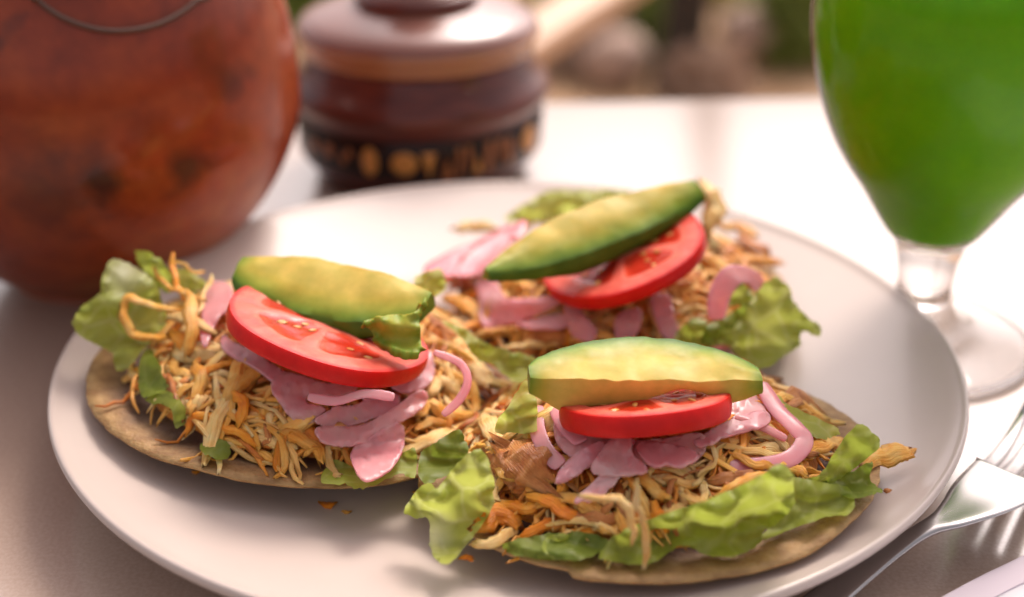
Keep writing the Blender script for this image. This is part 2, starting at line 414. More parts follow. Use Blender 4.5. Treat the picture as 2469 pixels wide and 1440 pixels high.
def hit(key, px, py, off=0.0):
    """where the sight line meets the heap of chicken (raised by off)"""
    t = T[key]; d = ray(px, py); s = (.075 - CAM.z) / d.z; last = None
    while True:
        p = CAM + d * s
        r = math.hypot(p.x - t['c'][0], p.y - t['c'][1])
        zz = (t['mound'](p.x, p.y) if r < t['r'] else max(.012, plate_z(min(PR, math.hypot(p.x, p.y)))) + .006) + off
        if p.z <= zz: return p
        s += .0006 / d.length
def P3(key, q, off=0.0):
    px, py = Q[key](q[0], q[1])
    if len(q) > 2 and q[2] is not None: return at(px, py, q[2])
    return hit(key, px, py, off)

# ------------------------------------------------------------------ lettuce
LEAFPOLY = []
def inside(px, py, poly):
    c = False; n = len(poly)
    for i in range(n):
        x0, y0 = poly[i][:2]; x1, y1 = poly[i - 1][:2]
        if (y0 > py) != (y1 > py) and px < (x1 - x0) * (py - y0) / (y1 - y0) + x0: c = not c
    return c
def covered(p):
    d = Vector(p) - CAM; k = d.dot(FW); px, py = W / 2 + F * d.x / k, H / 2 - F * d.dot(UP) / k
    return any(inside(px, py, q) for q in LEAFPOLY)
def leaf(key, pts, shade, label, z=None, over=.003, amp=.0009, th=.0005, seed=0, pale=None, step=9, name='lettuce_leaf', m=None, jag=1.0, parent=None, attrname='pale'):
    """pts: outline in enlarged-view pixels, each (x, y, height above the table)"""
    f = Q[key]; B = []
    for q in pts:
        zz = q[2] if len(q) > 2 else z
        px, py = f(q[0], q[1]); B.append((px, py, zz))
    Bs = cat(B, True, 6); out = []
    for i, (x, y, zz) in enumerate(Bs):
        a = 5.0 * jag * noise.noise(Vector((x * .045, y * .045, seed))) + 4.5 * jag * noise.noise(Vector((x * .14, y * .14, seed + 5)))
        b = 5.0 * jag * noise.noise(Vector((x * .045, y * .045, seed + 9))) + 4.5 * jag * noise.noise(Vector((x * .14, y * .14, seed + 7)))
        out.append((x + a, y + b, zz))
    n = len(out); xs = [p[0] for p in out]; ys = [p[1] for p in out]
    co = [Vector((p[0], p[1])) for p in out]
    y = min(ys)
    rr = random.Random(seed * 13 + 1)
    while y < max(ys):
        x = min(xs)
        while x < max(xs):
            co.append(Vector((x + rr.uniform(-2.5, 2.5), y + rr.uniform(-2.5, 2.5)))); x += step
        y += step
    v2, e2, f2, *_ = delaunay_2d_cdt(co, [(i, (i + 1) % n) for i in range(n)], [], 1, 1e-4)
    par = list(range(len(v2)))
    def find(i):
        while par[i] != i: par[i] = par[par[i]]; i = par[i]
        return i
    for q in f2:
        for k in q[1:]: par[find(k)] = find(q[0])
    cnt = {}
    for q in f2: cnt[find(q[0])] = cnt.get(find(q[0]), 0) + 1
    big = max(cnt, key=cnt.get); f2 = [q for q in f2 if find(q[0]) == big]
    used = sorted({i for q in f2 for i in q}); mp_ = {o_: i for i, o_ in enumerate(used)}
    v2 = [v2[i] for i in used]; f2 = [[mp_[i] for i in q] for q in f2]
    vs, pa = [], []
    for v in v2:
        ws = zs = 0; dm = 1e9
        for (bx, by, bz) in B:
            d = (v.x - bx) ** 2 + (v.y - by) ** 2 + 4; wgt = 1 / d ** 1.4; ws += wgt; zs += wgt * bz
        for (bx, by, bz) in out[::3]: dm = min(dm, math.hypot(v.x - bx, v.y - by))
        zz = zs / ws
        if over is not None: zz = max(zz, hit(key, v.x, v.y, over).z)
        p = at(v.x, v.y, zz)
        fr = max(0, 1 - dm / 28)
        dz = amp * (2.6 * noise.noise(Vector((v.x * .011, v.y * .02, seed))) + (.18 + .8 * fr) * noise.noise(Vector((v.x * .032, v.y * .05, seed + 3))) + .12 * noise.noise(Vector((v.x * .1, v.y * .15, seed))))
        d = (CAM - p).normalized()
        q = p + d * (dz * 1.5)
        q.z = max(q.z, plate_z(min(math.hypot(q.x, q.y), PR)) + .0008)
        vs.append(q)
        pv = 0
        if pale:
            qx, qy = f(pale[0], pale[1]); pv = max(0, 1 - math.hypot(v.x - qx, v.y - qy) / pale[2])
        pa.append(pv if attrname == 'pale' else .84 - .3 * min(1, dm / 25))
    fs = [tuple(reversed(q)) for q in f2]
    o = obj(name, pym(name, vs, fs, {attrname: pa}), m or M['let'][shade], parent)
    if m: s = o.modifiers.new('thickness', 'SOLIDIFY'); s.thickness = th; s.offset = -1
    if over is not None: LEAFPOLY.append(B)
    if label: tag(o, label, 'lettuce', 'lettuce leaves on the tostadas')
    return o
def ribbon3(pts, wid, th, seed, nrm, cup=.15):
    """curved strip with thickness; cup bends its edges"""
    pts = [Vector(p) for p in pts]; n = len(pts); K = 5; vs, fs = [], []
    for i, p in enumerate(pts):
        t = (pts[min(i + 1, n - 1)] - pts[max(i - 1, 0)]).normalized()
        b = t.cross(nrm); b.normalize(); u = b.cross(t).normalized()
        s = i / (n - 1); env = .72 + .28 * min(1, 9 * min(s, 1 - s)); env *= 1 + .12 * noise.noise(Vector((s * 3, seed, 0)))
        for side in (1, -1):
            for k in range(K):
                c = 2 * k / (K - 1) - 1
                lift = -cup * wid * c * c
                edge = .35 if abs(c) > .9 else 1
                vs.append(p + b * (c * wid / 2 * env) + u * (lift + side * th / 2 * edge))
    for i in range(n - 1):
        a, b_ = i * 2 * K, (i + 1) * 2 * K
        for k in range(K - 1):
            fs.append((a + k, b_ + k, b_ + k + 1, a + k + 1))
            fs.append((a + K + k, a + K + k + 1, b_ + K + k + 1, b_ + K + k))
        fs.append((a, a + K, b_ + K, b_)); fs.append((a + K - 1, b_ + K - 1, b_ + 2 * K - 1, a + 2 * K - 1))
    for a, fl in ((0, 0), ((n - 1) * 2 * K, 1)):
        q = list(range(a, a + K)) + list(range(a + 2 * K - 1, a + K - 1, -1)); fs.append(tuple(q if fl == 0 else reversed(q)))
    return vs, fs
def onion(key, pts, wpx, off=.003, cup=.10, th=.0008, tilt=0.0, label=None, seed=None):
    S = cat([P3(key, q, off) for q in pts], False, 6)
    sd_ = seed if seed is not None else rnd.uniform(0, 50)
    nrm = (Vector((0, -.45, .85)) + Vector((tilt, 0, 0))).normalized()
    wid = wpx * SCL[key] * depth_scale(S[len(S) // 2]) * 1.22
    vs, fs = ribbon3(S, wid, th, sd_, nrm, cup)
    o = obj('onion_strip', pym('onion_strip', vs, fs, {'across': [(i % 5) / 4 for i in range(len(vs))]}), M['onion'])
    tag(o, label or ('broad' if wpx >= 95 else 'thin' if wpx < 65 else 'curved') + ' pink pickled onion strip on ' + WHERE[key], 'onion', 'pickled onion strips on ' + WHERE[key])
    sm = o.modifiers.new('smooth', 'SUBSURF'); sm.levels = 1; sm.render_levels = 1
    return o
TINTS = ('pale cream shred of', 'golden shred of', 'bright orange shred of', 'browned shred of')
def shred(key, pts, wpx, tint, off=.002, flat=.6, label=None, rag=.34, k=6):
    S = cat([P3(key, q, off) for q in pts], False, k)
    wid = wpx * SCL[key] * depth_scale(S[len(S) // 2])
    s0 = rnd.uniform(0, 50)
    S = [Vector(p) + Vector((nz(p, 240, s0), nz(p, 240, s0 + 4), nz(p, 240, s0 + 8))) * .0011 for p in S]
    vs, fs, fv = strand_geo(S, wid * 1.1, wid * flat, s0, 12, rag=rag)
    o = obj('chicken_shred', pym('chicken_shred', vs, fs, {'fib': fv}), M['chick'][tint])
    tag(o, label or TINTS[tint] + ' chicken on ' + WHERE[key], 'chicken', 'chicken shreds on ' + WHERE[key])
    return o

LA = 'lettuce on the clay pot side tostada, '
leaf('A', [(165, 490, .034), (215, 390, .040), (300, 330, .042), (320, 250, .045), (360, 160, .048), (430, 150, .048), (520, 200, .046), (600, 270, .043), (640, 380, .038), (660, 470, .035), (600, 540, .032), (520, 640, .028), (430, 735, .025), (395, 715, .026), (370, 640, .029), (300, 600, .030), (230, 560, .031)], 0,
     'large pale green lettuce leaf curling over the plate rim towards the clay pot', seed=3, amp=.0016, pale=(460, 200, 75))
leaf('A', [(490, 105, .046), (580, 120, .048), (650, 170, .047), (710, 270, .042), (660, 320, .038), (570, 250, .040)], 1, LA + 'curled up behind the shredded chicken', seed=4)
leaf('A', [(700, 190, .036), (790, 210, .038), (860, 270, .037), (820, 330, .034), (720, 300, .034)], 0, LA + 'pale scrap between chicken and avocado', seed=5)
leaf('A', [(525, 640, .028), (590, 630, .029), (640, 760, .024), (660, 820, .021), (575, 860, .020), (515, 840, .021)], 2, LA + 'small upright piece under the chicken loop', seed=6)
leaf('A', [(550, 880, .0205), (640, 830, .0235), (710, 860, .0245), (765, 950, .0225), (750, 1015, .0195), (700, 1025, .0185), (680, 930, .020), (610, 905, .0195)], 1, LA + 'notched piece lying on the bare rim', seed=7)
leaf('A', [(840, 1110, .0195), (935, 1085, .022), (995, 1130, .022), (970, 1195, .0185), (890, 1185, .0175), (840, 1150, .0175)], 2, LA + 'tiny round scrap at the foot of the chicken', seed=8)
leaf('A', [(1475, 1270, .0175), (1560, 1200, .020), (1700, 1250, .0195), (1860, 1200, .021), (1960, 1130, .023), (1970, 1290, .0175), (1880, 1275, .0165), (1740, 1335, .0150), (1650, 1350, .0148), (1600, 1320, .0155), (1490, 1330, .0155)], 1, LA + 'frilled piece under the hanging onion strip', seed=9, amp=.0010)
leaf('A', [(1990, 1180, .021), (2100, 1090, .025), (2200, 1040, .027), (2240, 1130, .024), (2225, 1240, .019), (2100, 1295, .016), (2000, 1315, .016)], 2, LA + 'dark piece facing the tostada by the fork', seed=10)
LB = 'lettuce on the fork side tostada, '
leaf('B', [(45, 850, .023), (145, 735, .029), (200, 750, .031), (290, 640, .036), (380, 575, .039), (440, 640, .037), (455, 800, .029), (420, 900, .024), (340, 1000, .020), (255, 1095, .0165), (195, 1090, .0160), (165, 1010, .017), (160, 900, .020), (95, 890, .0205)], 0,
     'bright frilled lettuce leaf standing at the side of the tostada beside the fork', seed=11, amp=.0015, pale=(180, 960, 60))
leaf('B', [(460, 490, .030), (530, 370, .037), (610, 265, .041), (650, 330, .039), (650, 490, .032), (560, 500, .030)], 0, LB + 'light piece behind the brown chunk', seed=12, over=.006)
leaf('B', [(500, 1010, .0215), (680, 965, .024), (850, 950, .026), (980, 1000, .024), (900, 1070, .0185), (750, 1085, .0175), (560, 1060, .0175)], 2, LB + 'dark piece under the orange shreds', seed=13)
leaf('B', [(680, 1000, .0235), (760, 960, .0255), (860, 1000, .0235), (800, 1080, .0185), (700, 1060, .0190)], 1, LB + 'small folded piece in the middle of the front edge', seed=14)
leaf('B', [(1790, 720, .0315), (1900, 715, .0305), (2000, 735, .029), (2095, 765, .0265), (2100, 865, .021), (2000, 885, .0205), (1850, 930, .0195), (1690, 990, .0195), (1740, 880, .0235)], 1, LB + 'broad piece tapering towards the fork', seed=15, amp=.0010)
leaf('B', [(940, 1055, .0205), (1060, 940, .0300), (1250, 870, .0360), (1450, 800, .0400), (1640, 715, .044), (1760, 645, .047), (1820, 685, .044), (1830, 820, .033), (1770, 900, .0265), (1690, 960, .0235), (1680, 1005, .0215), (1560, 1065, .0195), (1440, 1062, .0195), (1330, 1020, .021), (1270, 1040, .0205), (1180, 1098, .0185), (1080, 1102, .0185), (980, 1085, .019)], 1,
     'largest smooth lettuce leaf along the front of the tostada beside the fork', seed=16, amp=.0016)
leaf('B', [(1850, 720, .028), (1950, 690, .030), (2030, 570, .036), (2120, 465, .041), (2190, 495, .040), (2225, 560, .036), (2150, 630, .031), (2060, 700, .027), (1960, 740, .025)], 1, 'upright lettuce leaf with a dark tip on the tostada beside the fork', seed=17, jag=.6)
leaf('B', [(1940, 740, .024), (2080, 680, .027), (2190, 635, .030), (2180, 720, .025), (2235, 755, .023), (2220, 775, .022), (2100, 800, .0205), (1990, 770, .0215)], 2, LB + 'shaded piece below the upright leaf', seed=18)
leaf('B', [(1750, 335, .033), (1850, 395, .031), (1930, 430, .030), (2040, 490, .0275), (2000, 530, .0255), (1920, 520, .026), (1840, 470, .028)], 0, LB + 'pale piece behind the onion ring', seed=19)
LC = 'lettuce on the juice glass side tostada, '
leaf('C', [(550, 255, .024), (690, 150, .030), (800, 95, .033), (870, 85, .034), (1000, 90, .034), (1200, 85, .034), (1270, 110, .033), (1150, 220, .027), (900, 260, .024), (700, 270, .022)], 0, LC + 'flat piece at the back behind the avocado', seed=20, over=None)
leaf('C', [(1850, 850, .029), (1940, 700, .036), (2040, 590, .041), (2120, 600, .040), (2180, 710, .035), (2250, 800, .031), (2325, 855, .028), (2315, 915, .025), (2225, 880, .026), (2200, 960, .022), (2090, 1045, .018), (1985, 1095, .0155), (1900, 1070, .0165), (1840, 990, .021), (1750, 940, .024), (1780, 870, .028)], 0,
     'big bright lettuce leaf reaching out over the bare side of the plate', seed=21, amp=.0012)
leaf('C', [(1500, 920, .026), (1600, 820, .031), (1680, 820, .031), (1670, 950, .024), (1560, 960, .024)], 1, LC + 'small piece below the tomato slice', seed=22)
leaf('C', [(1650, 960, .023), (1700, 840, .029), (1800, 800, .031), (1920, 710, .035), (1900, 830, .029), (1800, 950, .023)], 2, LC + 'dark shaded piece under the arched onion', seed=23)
leaf('C', [(1805, 730, .036), (1860, 600, .042), (1945, 680, .038), (1900, 730, .036)], 1, LC + 'pointed piece inside the arched onion', seed=24)
leaf('C', [(200, 830, .031), (330, 875, .030), (450, 950, .028), (600, 1000, .027), (720, 1030, .026), (710, 1140, .021), (600, 1160, .020), (480, 1070, .023), (390, 1035, .024), (310, 925, .028)], 1, LC + 'long strip running towards the middle of the plate', seed=25, over=.006)
leaf('C', [(45, 590, .040), (150, 535, .042), (205, 555, .042), (215, 655, .038), (90, 690, .036)], 0, LC + 'yellowish scrap touching the other tostada', seed=26)

# ------------------------------------------------------------------ heaps of fine chicken
def pile(key, n, seed):
    t = T[key]; rr = random.Random(seed); cx, cy = t['c']; R0 = t['r'] * t['rm']
    vs, fs, tint, fv = [], [], [], []
    NA, NR = 72, 22
    for i in range(NR + 1):
        for k in range(NA):
            a = 2 * math.pi * k / NA; r = R0 * .88 * i / NR * (1 + .05 * nz((math.cos(a), math.sin(a), 0), 4, seed))
            x, y = cx + r * math.cos(a), cy + r * math.sin(a)
            z = t['mound'](x, y) - .002 + .0018 * nz((x, y, 0), 260, seed) + .0022 * nz((x, y, 0), 110, seed)
            z = max(z, t['surf'](x, y) + .0003)
            if i == NR: z = t['surf'](x, y) - .0002
            vs.append((x, y, z)); tint.append(.22 + .35 * nz((x, y, 0), 120, seed)); fv.append((x * 900, y * 900, z * 900))
    for i in range(NR):
        for k in range(NA):
            j = (k + 1) % NA; fs.append((i * NA + k, (i + 1) * NA + k, (i + 1) * NA + j, i * NA + j))
    for q in range(n):
        a = rr.uniform(0, 2 * math.pi); r = R0 * math.sqrt(rr.random()) * .97
        x, y = cx + r * math.cos(a), cy + r * math.sin(a)
        fib = rr.random() < .72
        th = rr.uniform(0, math.pi); L = rr.uniform(.012, .027) if fib else rr.uniform(.005, .012); bend = rr.uniform(-1.5, 1.5) if fib else rr.uniform(-.5, .5)
        if covered((x, y, t['mound'](x, y) + .002)): continue
        p = []; lift = rr.uniform(-.0006, .0016)
        for s in range(10):
            u = s / 9 - .5; an = th + bend * u
            xx, yy = x + L * u * math.cos(an), y + L * u * math.sin(an)
            p.append((xx, yy, t['mound'](xx, yy) + lift + (.0022 if fib else .0012) * nz((xx, yy, 0), 240, q)))
        v, f, v3 = strand_geo(p, rr.uniform(.0008, .0016) if fib else rr.uniform(.0016, .0038), rr.uniform(.0007, .0012) if fib else rr.uniform(.0011, .0020), q * .37, 8, taper=.55, rag=.4)
        b = len(vs); vs += v; fs += [tuple(i + b for i in w_) for w_ in f]
        c = min(1, max(0, rr.gauss(.50, .30))); tint += [c] * len(v); fv += v3
    o = obj('chicken_pile', pym('chicken_pile', vs, fs, {'tint': tint, 'fib': fv}), M['pile'])
    tag(o, 'heap of finely shredded seasoned chicken on ' + WHERE[key], 'chicken', kind='stuff')
for i, k in enumerate('ABC'): pile(k, 520, 31 + i)

# ------------------------------------------------------------------ chicken shreds that can be picked out
A_S = [([(780, 400, .040), (640, 405, .040), (540, 375, .041), (470, 345, .042), (428, 375, .041), (430, 450, .038), (475, 525, .035), (560, 560, .034), (680, 550, .035), (770, 515, .036)], 48, 1),
       ([(690, 115, .049), (692, 200, .046), (720, 300, .043), (785, 400, .041), (800, 500, .038), (835, 630, .034)], 34, 2),
       ([(590, 170, .046), (640, 260, .044), (760, 330, .043), (850, 360, .041)], 26, 1), ([(700, 150, .046), (780, 190, .045), (850, 210, .043)], 22, 1),
       ([(780, 330, .043), (800, 480, .040), (780, 620, .036)], 70, 1), ([(690, 450, .040), (790, 470, .040), (880, 520, .039)], 60, 0),
       ([(900, 230, .042), (850, 330, .041), (830, 430, .040)], 24, 0), ([(700, 540, .036), (770, 580, .035), (840, 680, .032)], 80, 2),
       ([(600, 640), (690, 760), (750, 880), (770, 970)], 52, 0), ([(810, 700), (840, 800), (790, 950)], 66, 1), ([(900, 690), (930, 850), (970, 985)], 48, 0),
       ([(860, 560), (900, 680), (870, 800)], 50, 2), ([(1200, 640), (1120, 740), (1010, 840)], 90, 1), ([(990, 640), (1060, 680), (1120, 720)], 50, 1),
       ([(1010, 840), (1060, 900), (1040, 1000)], 60, 2), ([(755, 1045), (850, 965), (1000, 1040), (1130, 1120)], 56, 2), ([(980, 960), (1060, 1010), (1140, 1100)], 50, 1),
       ([(1270, 890), (1200, 990), (1250, 1090)], 72, 0), ([(870, 1060), (1050, 1120), (1200, 1195), (1300, 1205)], 42, 1), ([(1290, 1060), (1390, 1100), (1470, 1180)], 70, 1),
       ([(1520, 1140), (1515, 1220), (1570, 1290)], 42, 0), ([(1990, 970), (2040, 900), (2120, 960), (2300, 960)], 56, 1), ([(1890, 1150), (2090, 1080), (2320, 960)], 80, 0),
       ([(2040, 860), (2100, 780), (2170, 840)], 66, 0), ([(1180, 880), (1240, 800), (1330, 790)], 40, 1), ([(1120, 1000), (1200, 1080), (1330, 1120)], 44, 0),
       ([(960, 1100), (1090, 1180), (1220, 1230)], 30, 0), ([(1010, 560), (960, 500), (900, 540)], 40, 3), ([(860, 980), (930, 1000), (1000, 1030)], 38, 3),
       ([(1190, 1030), (1200, 1080), (1180, 1100)], 34, 3), ([(640, 760), (700, 800), (760, 790)], 34, 3), ([(1380, 1180), (1440, 1140), (1560, 1140)], 36, 1),
       ([(1960, 1040), (2060, 1000), (2150, 1020)], 50, 1), ([(890, 760), (990, 760), (1010, 860)], 34, 0), ([(700, 620), (720, 720), (800, 760)], 40, 1)]
B_S = [([(425, 440), (470, 540), (490, 640)], 100, 0), ([(500, 530), (590, 500), (670, 540)], 46, 0), ([(480, 640), (450, 720), (470, 805)], 56, 0),
       ([(600, 700), (690, 712), (750, 700)], 50, 1), ([(390, 930), (480, 885), (570, 920)], 84, 2), ([(445, 832), (560, 842), (660, 832)], 52, 2), ([(640, 790), (730, 830), (840, 895)], 62, 2),
       ([(360, 1015), (450, 1000), (570, 930)], 52, 0), ([(575, 990), (700, 925), (840, 905)], 58, 2), ([(760, 945), (850, 958), (915, 968)], 34, 2),
       ([(860, 790, .0415), (1000, 800, .041), (1065, 850, .0385), (1100, 930, .034), (1088, 995, .030)], 40, 0), ([(1100, 750, .0435), (1112, 850, .039), (1150, 950, .0335), (1150, 1115, .0235)], 33, 0),
       ([(1280, 650), (1310, 760), (1332, 895)], 26, 0), ([(1235, 585), (1165, 690), (1010, 772)], 30, 0), ([(1390, 690), (1420, 765), (1485, 835)], 44, 0),
       ([(1505, 550), (1440, 670), (1370, 750)], 26, 0), ([(1460, 545), (1455, 640), (1400, 700)], 20, 0), ([(1340, 660), (1400, 640), (1450, 600)], 18, 0),
       ([(1200, 590), (1240, 610), (1290, 650)], 66, 0), ([(1240, 900), (1275, 860), (1340, 840)], 64, 0), ([(1190, 840), (1210, 880), (1230, 920)], 66, 2),
       ([(1500, 545), (1620, 560), (1770, 590)], 70, 0), ([(1660, 505), (1730, 530), (1800, 570)], 44, 0), ([(1560, 600), (1650, 640), (1760, 650)], 46, 1),
       ([(1900, 580), (1980, 560), (2040, 530)], 66, 1), ([(1650, 300, .036), (1680, 330, .034), (1700, 370, .033)], 60, 2), ([(2170, 645, .0235), (2260, 612, .023), (2355, 590, .0225)], 84, 1),
       ([(600, 440), (640, 460), (720, 470)], 60, 2), ([(690, 400), (720, 450), (740, 500)], 40, 2), ([(1450, 720), (1560, 700), (1680, 690)], 60, 3), ([(1500, 780), (1600, 740), (1700, 700)], 50, 1),
       ([(1120, 700), (1190, 760), (1240, 800)], 64, 1), ([(1330, 790), (1390, 820), (1430, 800)], 50, 0), ([(860, 860), (930, 900), (980, 960)], 46, 1), ([(1000, 830), (950, 880), (900, 890)], 40, 3),
       ([(820, 700), (790, 740), (750, 780)], 44, 2), ([(1040, 880), (1060, 940), (1040, 1000)], 40, 1), ([(1420, 590), (1480, 620), (1560, 660)], 34, 1), ([(1820, 640), (1860, 600), (1920, 600)], 50, 3),
       ([(1770, 640), (1830, 660), (1880, 690)], 44, 1), ([(1300, 1075, .0190), (1420, 1080, .0188), (1530, 1070, .0190)], 34, 2), ([(300, 1080, .0175), (330, 1070, .018), (360, 1075, .018)], 26, 2)]
C_S = [([(290, 300), (370, 290), (470, 310)], 70, 0), ([(560, 340), (640, 300), (720, 250)], 60, 1), ([(700, 250), (760, 180), (820, 100)], 50, 1), ([(750, 265), (850, 230), (950, 200)], 52, 2),
       ([(930, 120), (970, 150), (990, 200)], 40, 2), ([(1690, 90, .046), (1730, 180, .042), (1700, 290, .038)], 110, 0), ([(1750, 290), (1850, 300), (1940, 340)], 66, 1),
       ([(1750, 470), (1900, 485), (2110, 495)], 62, 2), ([(1650, 400), (1615, 540), (1595, 620)], 60, 0), ([(1640, 600), (1690, 560), (1740, 570)], 50, 1), ([(1880, 340), (1950, 390), (2040, 445)], 64, 3),
       ([(1730, 390), (1800, 400), (1870, 440)], 54, 2), ([(240, 710), (340, 740), (430, 820)], 90, 1), ([(140, 840), (270, 950), (380, 1080), (470, 1180)], 110, 0), ([(410, 900), (600, 880), (730, 930)], 60, 1),
       ([(540, 980), (780, 950), (960, 920)], 58, 0), ([(1050, 870), (1130, 830), (1180, 800)], 50, 0), ([(1360, 750), (1410, 850), (1430, 930)], 50, 0), ([(1500, 770), (1620, 700), (1760, 740)], 40, 1),
       ([(1490, 840), (1600, 750), (1780, 800)], 36, 0), ([(1540, 660), (1620, 640), (1700, 660)], 46, 1), ([(250, 650), (310, 620), (380, 640)], 54, 3), ([(320, 860), (420, 860), (500, 900)], 54, 2),
       ([(480, 860), (640, 840), (760, 880)], 46, 3), ([(1070, 800), (1120, 850), (1240, 860)], 44, 1), ([(760, 900), (860, 880), (960, 900)], 44, 1), ([(540, 560), (620, 620), (700, 640)], 60, 1),
       ([(470, 1170), (640, 1210), (800, 1200)], 70, 0), ([(500, 1120), (560, 1180), (620, 1200)], 30, 3), ([(1320, 800), (1330, 860), (1360, 930)], 40, 3), ([(200, 600), (300, 580), (380, 590)], 40, 0),
       ([(1560, 880), (1540, 800), (1580, 740)], 34, 1), ([(1450, 900), (1520, 880), (1600, 860)], 40, 1)]
for key, lst, tops in (('A', A_S, .002), ('B', B_S, .002), ('C', C_S, .002)):
    for pts, wpx, tint in lst:
        shred(key, pts, wpx * .92, tint, off=rnd.uniform(.001, .003), flat=rnd.uniform(.4, .7))
# big brown chunk
S = cat([P3('B', q, .001) for q in ((530, 610), (600, 660), (690, 730))], False, 8)
vs, fs, fv = strand_geo(S, .0150, .009, 5.5, 22, taper=.5, rag=.22)
vs = [v + (CAM - v).normalized() * (.0018 * nz(v, 420, 1) + .0012 * nz(v, 900, 2)) for v in vs]
o = obj('chicken_chunk', pym('chicken_chunk', vs, fs, {'fib': fv}), M['chick'][3])
tag(o, 'browned chunk of chicken at the side of the tostada beside the fork', 'chicken')
# loose random shreds that fill the heaps
for key, n in (('A', 62), ('B', 62), ('C', 52)):
    t = T[key]; cx, cy = t['c']
    for i in range(n):
        a = rnd.uniform(0, 2 * math.pi); r = t['r'] * t['rm'] * math.sqrt(rnd.uniform(.12, .96))
        x, y = cx + r * math.cos(a), cy + r * math.sin(a); th = rnd.uniform(0, 2 * math.pi); L = rnd.uniform(.015, .034); bend = rnd.uniform(-1.3, 1.3)
        if covered((x, y, t['mound'](x, y) + .002)): continue
        p = []
        for s in range(9):
            u = s / 8 - .5; an = th + bend * u
            xx, yy = x + L * u * math.cos(an), y + L * u * math.sin(an)
            p.append((xx, yy, t['mound'](xx, yy) + .0014 + .0012 * nz((xx, yy, 0), 220, i) + .0015 * max(0, 1 - abs(u) * 3)))
        flake = rnd.random() < .28
        wd = rnd.uniform(.0035, .0070) if flake else rnd.uniform(.0011, .0030)
        if flake: p = p[1:-1:1]
        vs, fs, fv = strand_geo(p, wd, wd * rnd.uniform(.3, .55), i * 1.3, 22 if flake else 12, rag=.30 if flake else .42)
        tint = rnd.choice((0, 0, 1, 1, 1, 2, 3))
        o = obj('chicken_shred', pym('chicken_shred', vs, fs, {'fib': fv}), M['chick'][tint])
        tag(o, TINTS[tint] + ' chicken on ' + WHERE[key], 'chicken', 'chicken shreds on ' + WHERE[key])

# crumbs that fell on the bare plate
for px, py, w_, tint in ((790, 1216, .0022, 2), (835, 1232, .0013, 1), (1010, 1190, .0016, 1), (2010, 1010, .0012, 2), (1935, 960, .0014, 0), (470, 1140, .0012, 2), (2140, 1190, .0013, 3)):
    p = at(px, py, .010); z = plate_z(math.hypot(p.x, p.y)) + .0006; p = at(px, py, z); p.z = plate_z(math.hypot(p.x, p.y)) + w_ * .25
    vs, fs, fv = strand_geo([p + Vector((k * w_ * .5, .3 * k * k * w_, 0)) for k in (-1, -.3, .4, 1)], w_, w_ * .6, px * .01, 8, rag=.4)
    o = obj('chicken_crumb', pym('chicken_crumb', vs, fs, {'fib': fv}), M['chick'][tint]); tag(o, 'tiny crumb of chicken fallen on the bare plate', 'crumb', 'crumbs on the plate')

# ------------------------------------------------------------------ pickled onion
for key, lst in (('A', [([(2060, 630, .041), (2200, 690, .0385), (2242, 780, .036), (2200, 880, .033), (2110, 965, .0305)], 40), ([(1400, 865, .0385), (1550, 890, .0375), (1700, 850, .0385), (1860, 870, .0375)], 50), ([(1690, 880), (1790, 860), (1880, 900)], 46)]),
                 ('B', [([(655, 380), (655, 480), (695, 580), (765, 655)], 66), ([(740, 385), (790, 470), (860, 545)], 70), ([(1680, 270, .0385), (1750, 390, .036), (1840, 480, .0345), (1880, 540, .0330), (1820, 615, .0315), (1700, 648, .0315), (1535, 655, .0325)], 70),
                        ([(985, 575), (1040, 525), (1090, 560)], 46), ([(1560, 430), (1680, 470), (1800, 530)], 36)]),
                 ('C', [([(1740, 820, .032), (1755, 690, .0385), (1830, 570, .044), (1930, 575, .0425), (1990, 640, .039)], 105), ([(1690, 930), (1760, 950), (1830, 940)], 80), ([(600, 360, .042), (640, 300, .043), (650, 260, .043)], 50)])):
    for pts, wpx in lst:
        onion(key, pts, wpx, off=rnd.uniform(.0045, .0065), cup=rnd.uniform(-.05, .05), tilt=rnd.uniform(-.3, .3))
def petal(key, pts, over, what):
    o = leaf(key, pts, 0, None, z=0, over=over, amp=.0007, th=.0007, seed=len(bpy.data.objects) * .37, name='onion_slice', m=M['onion'], jag=.12, attrname='across', step=8)
    tag(o, what + ' slice of pink pickled onion on ' + WHERE[key], 'onion', 'pickled onion slices on ' + WHERE[key])
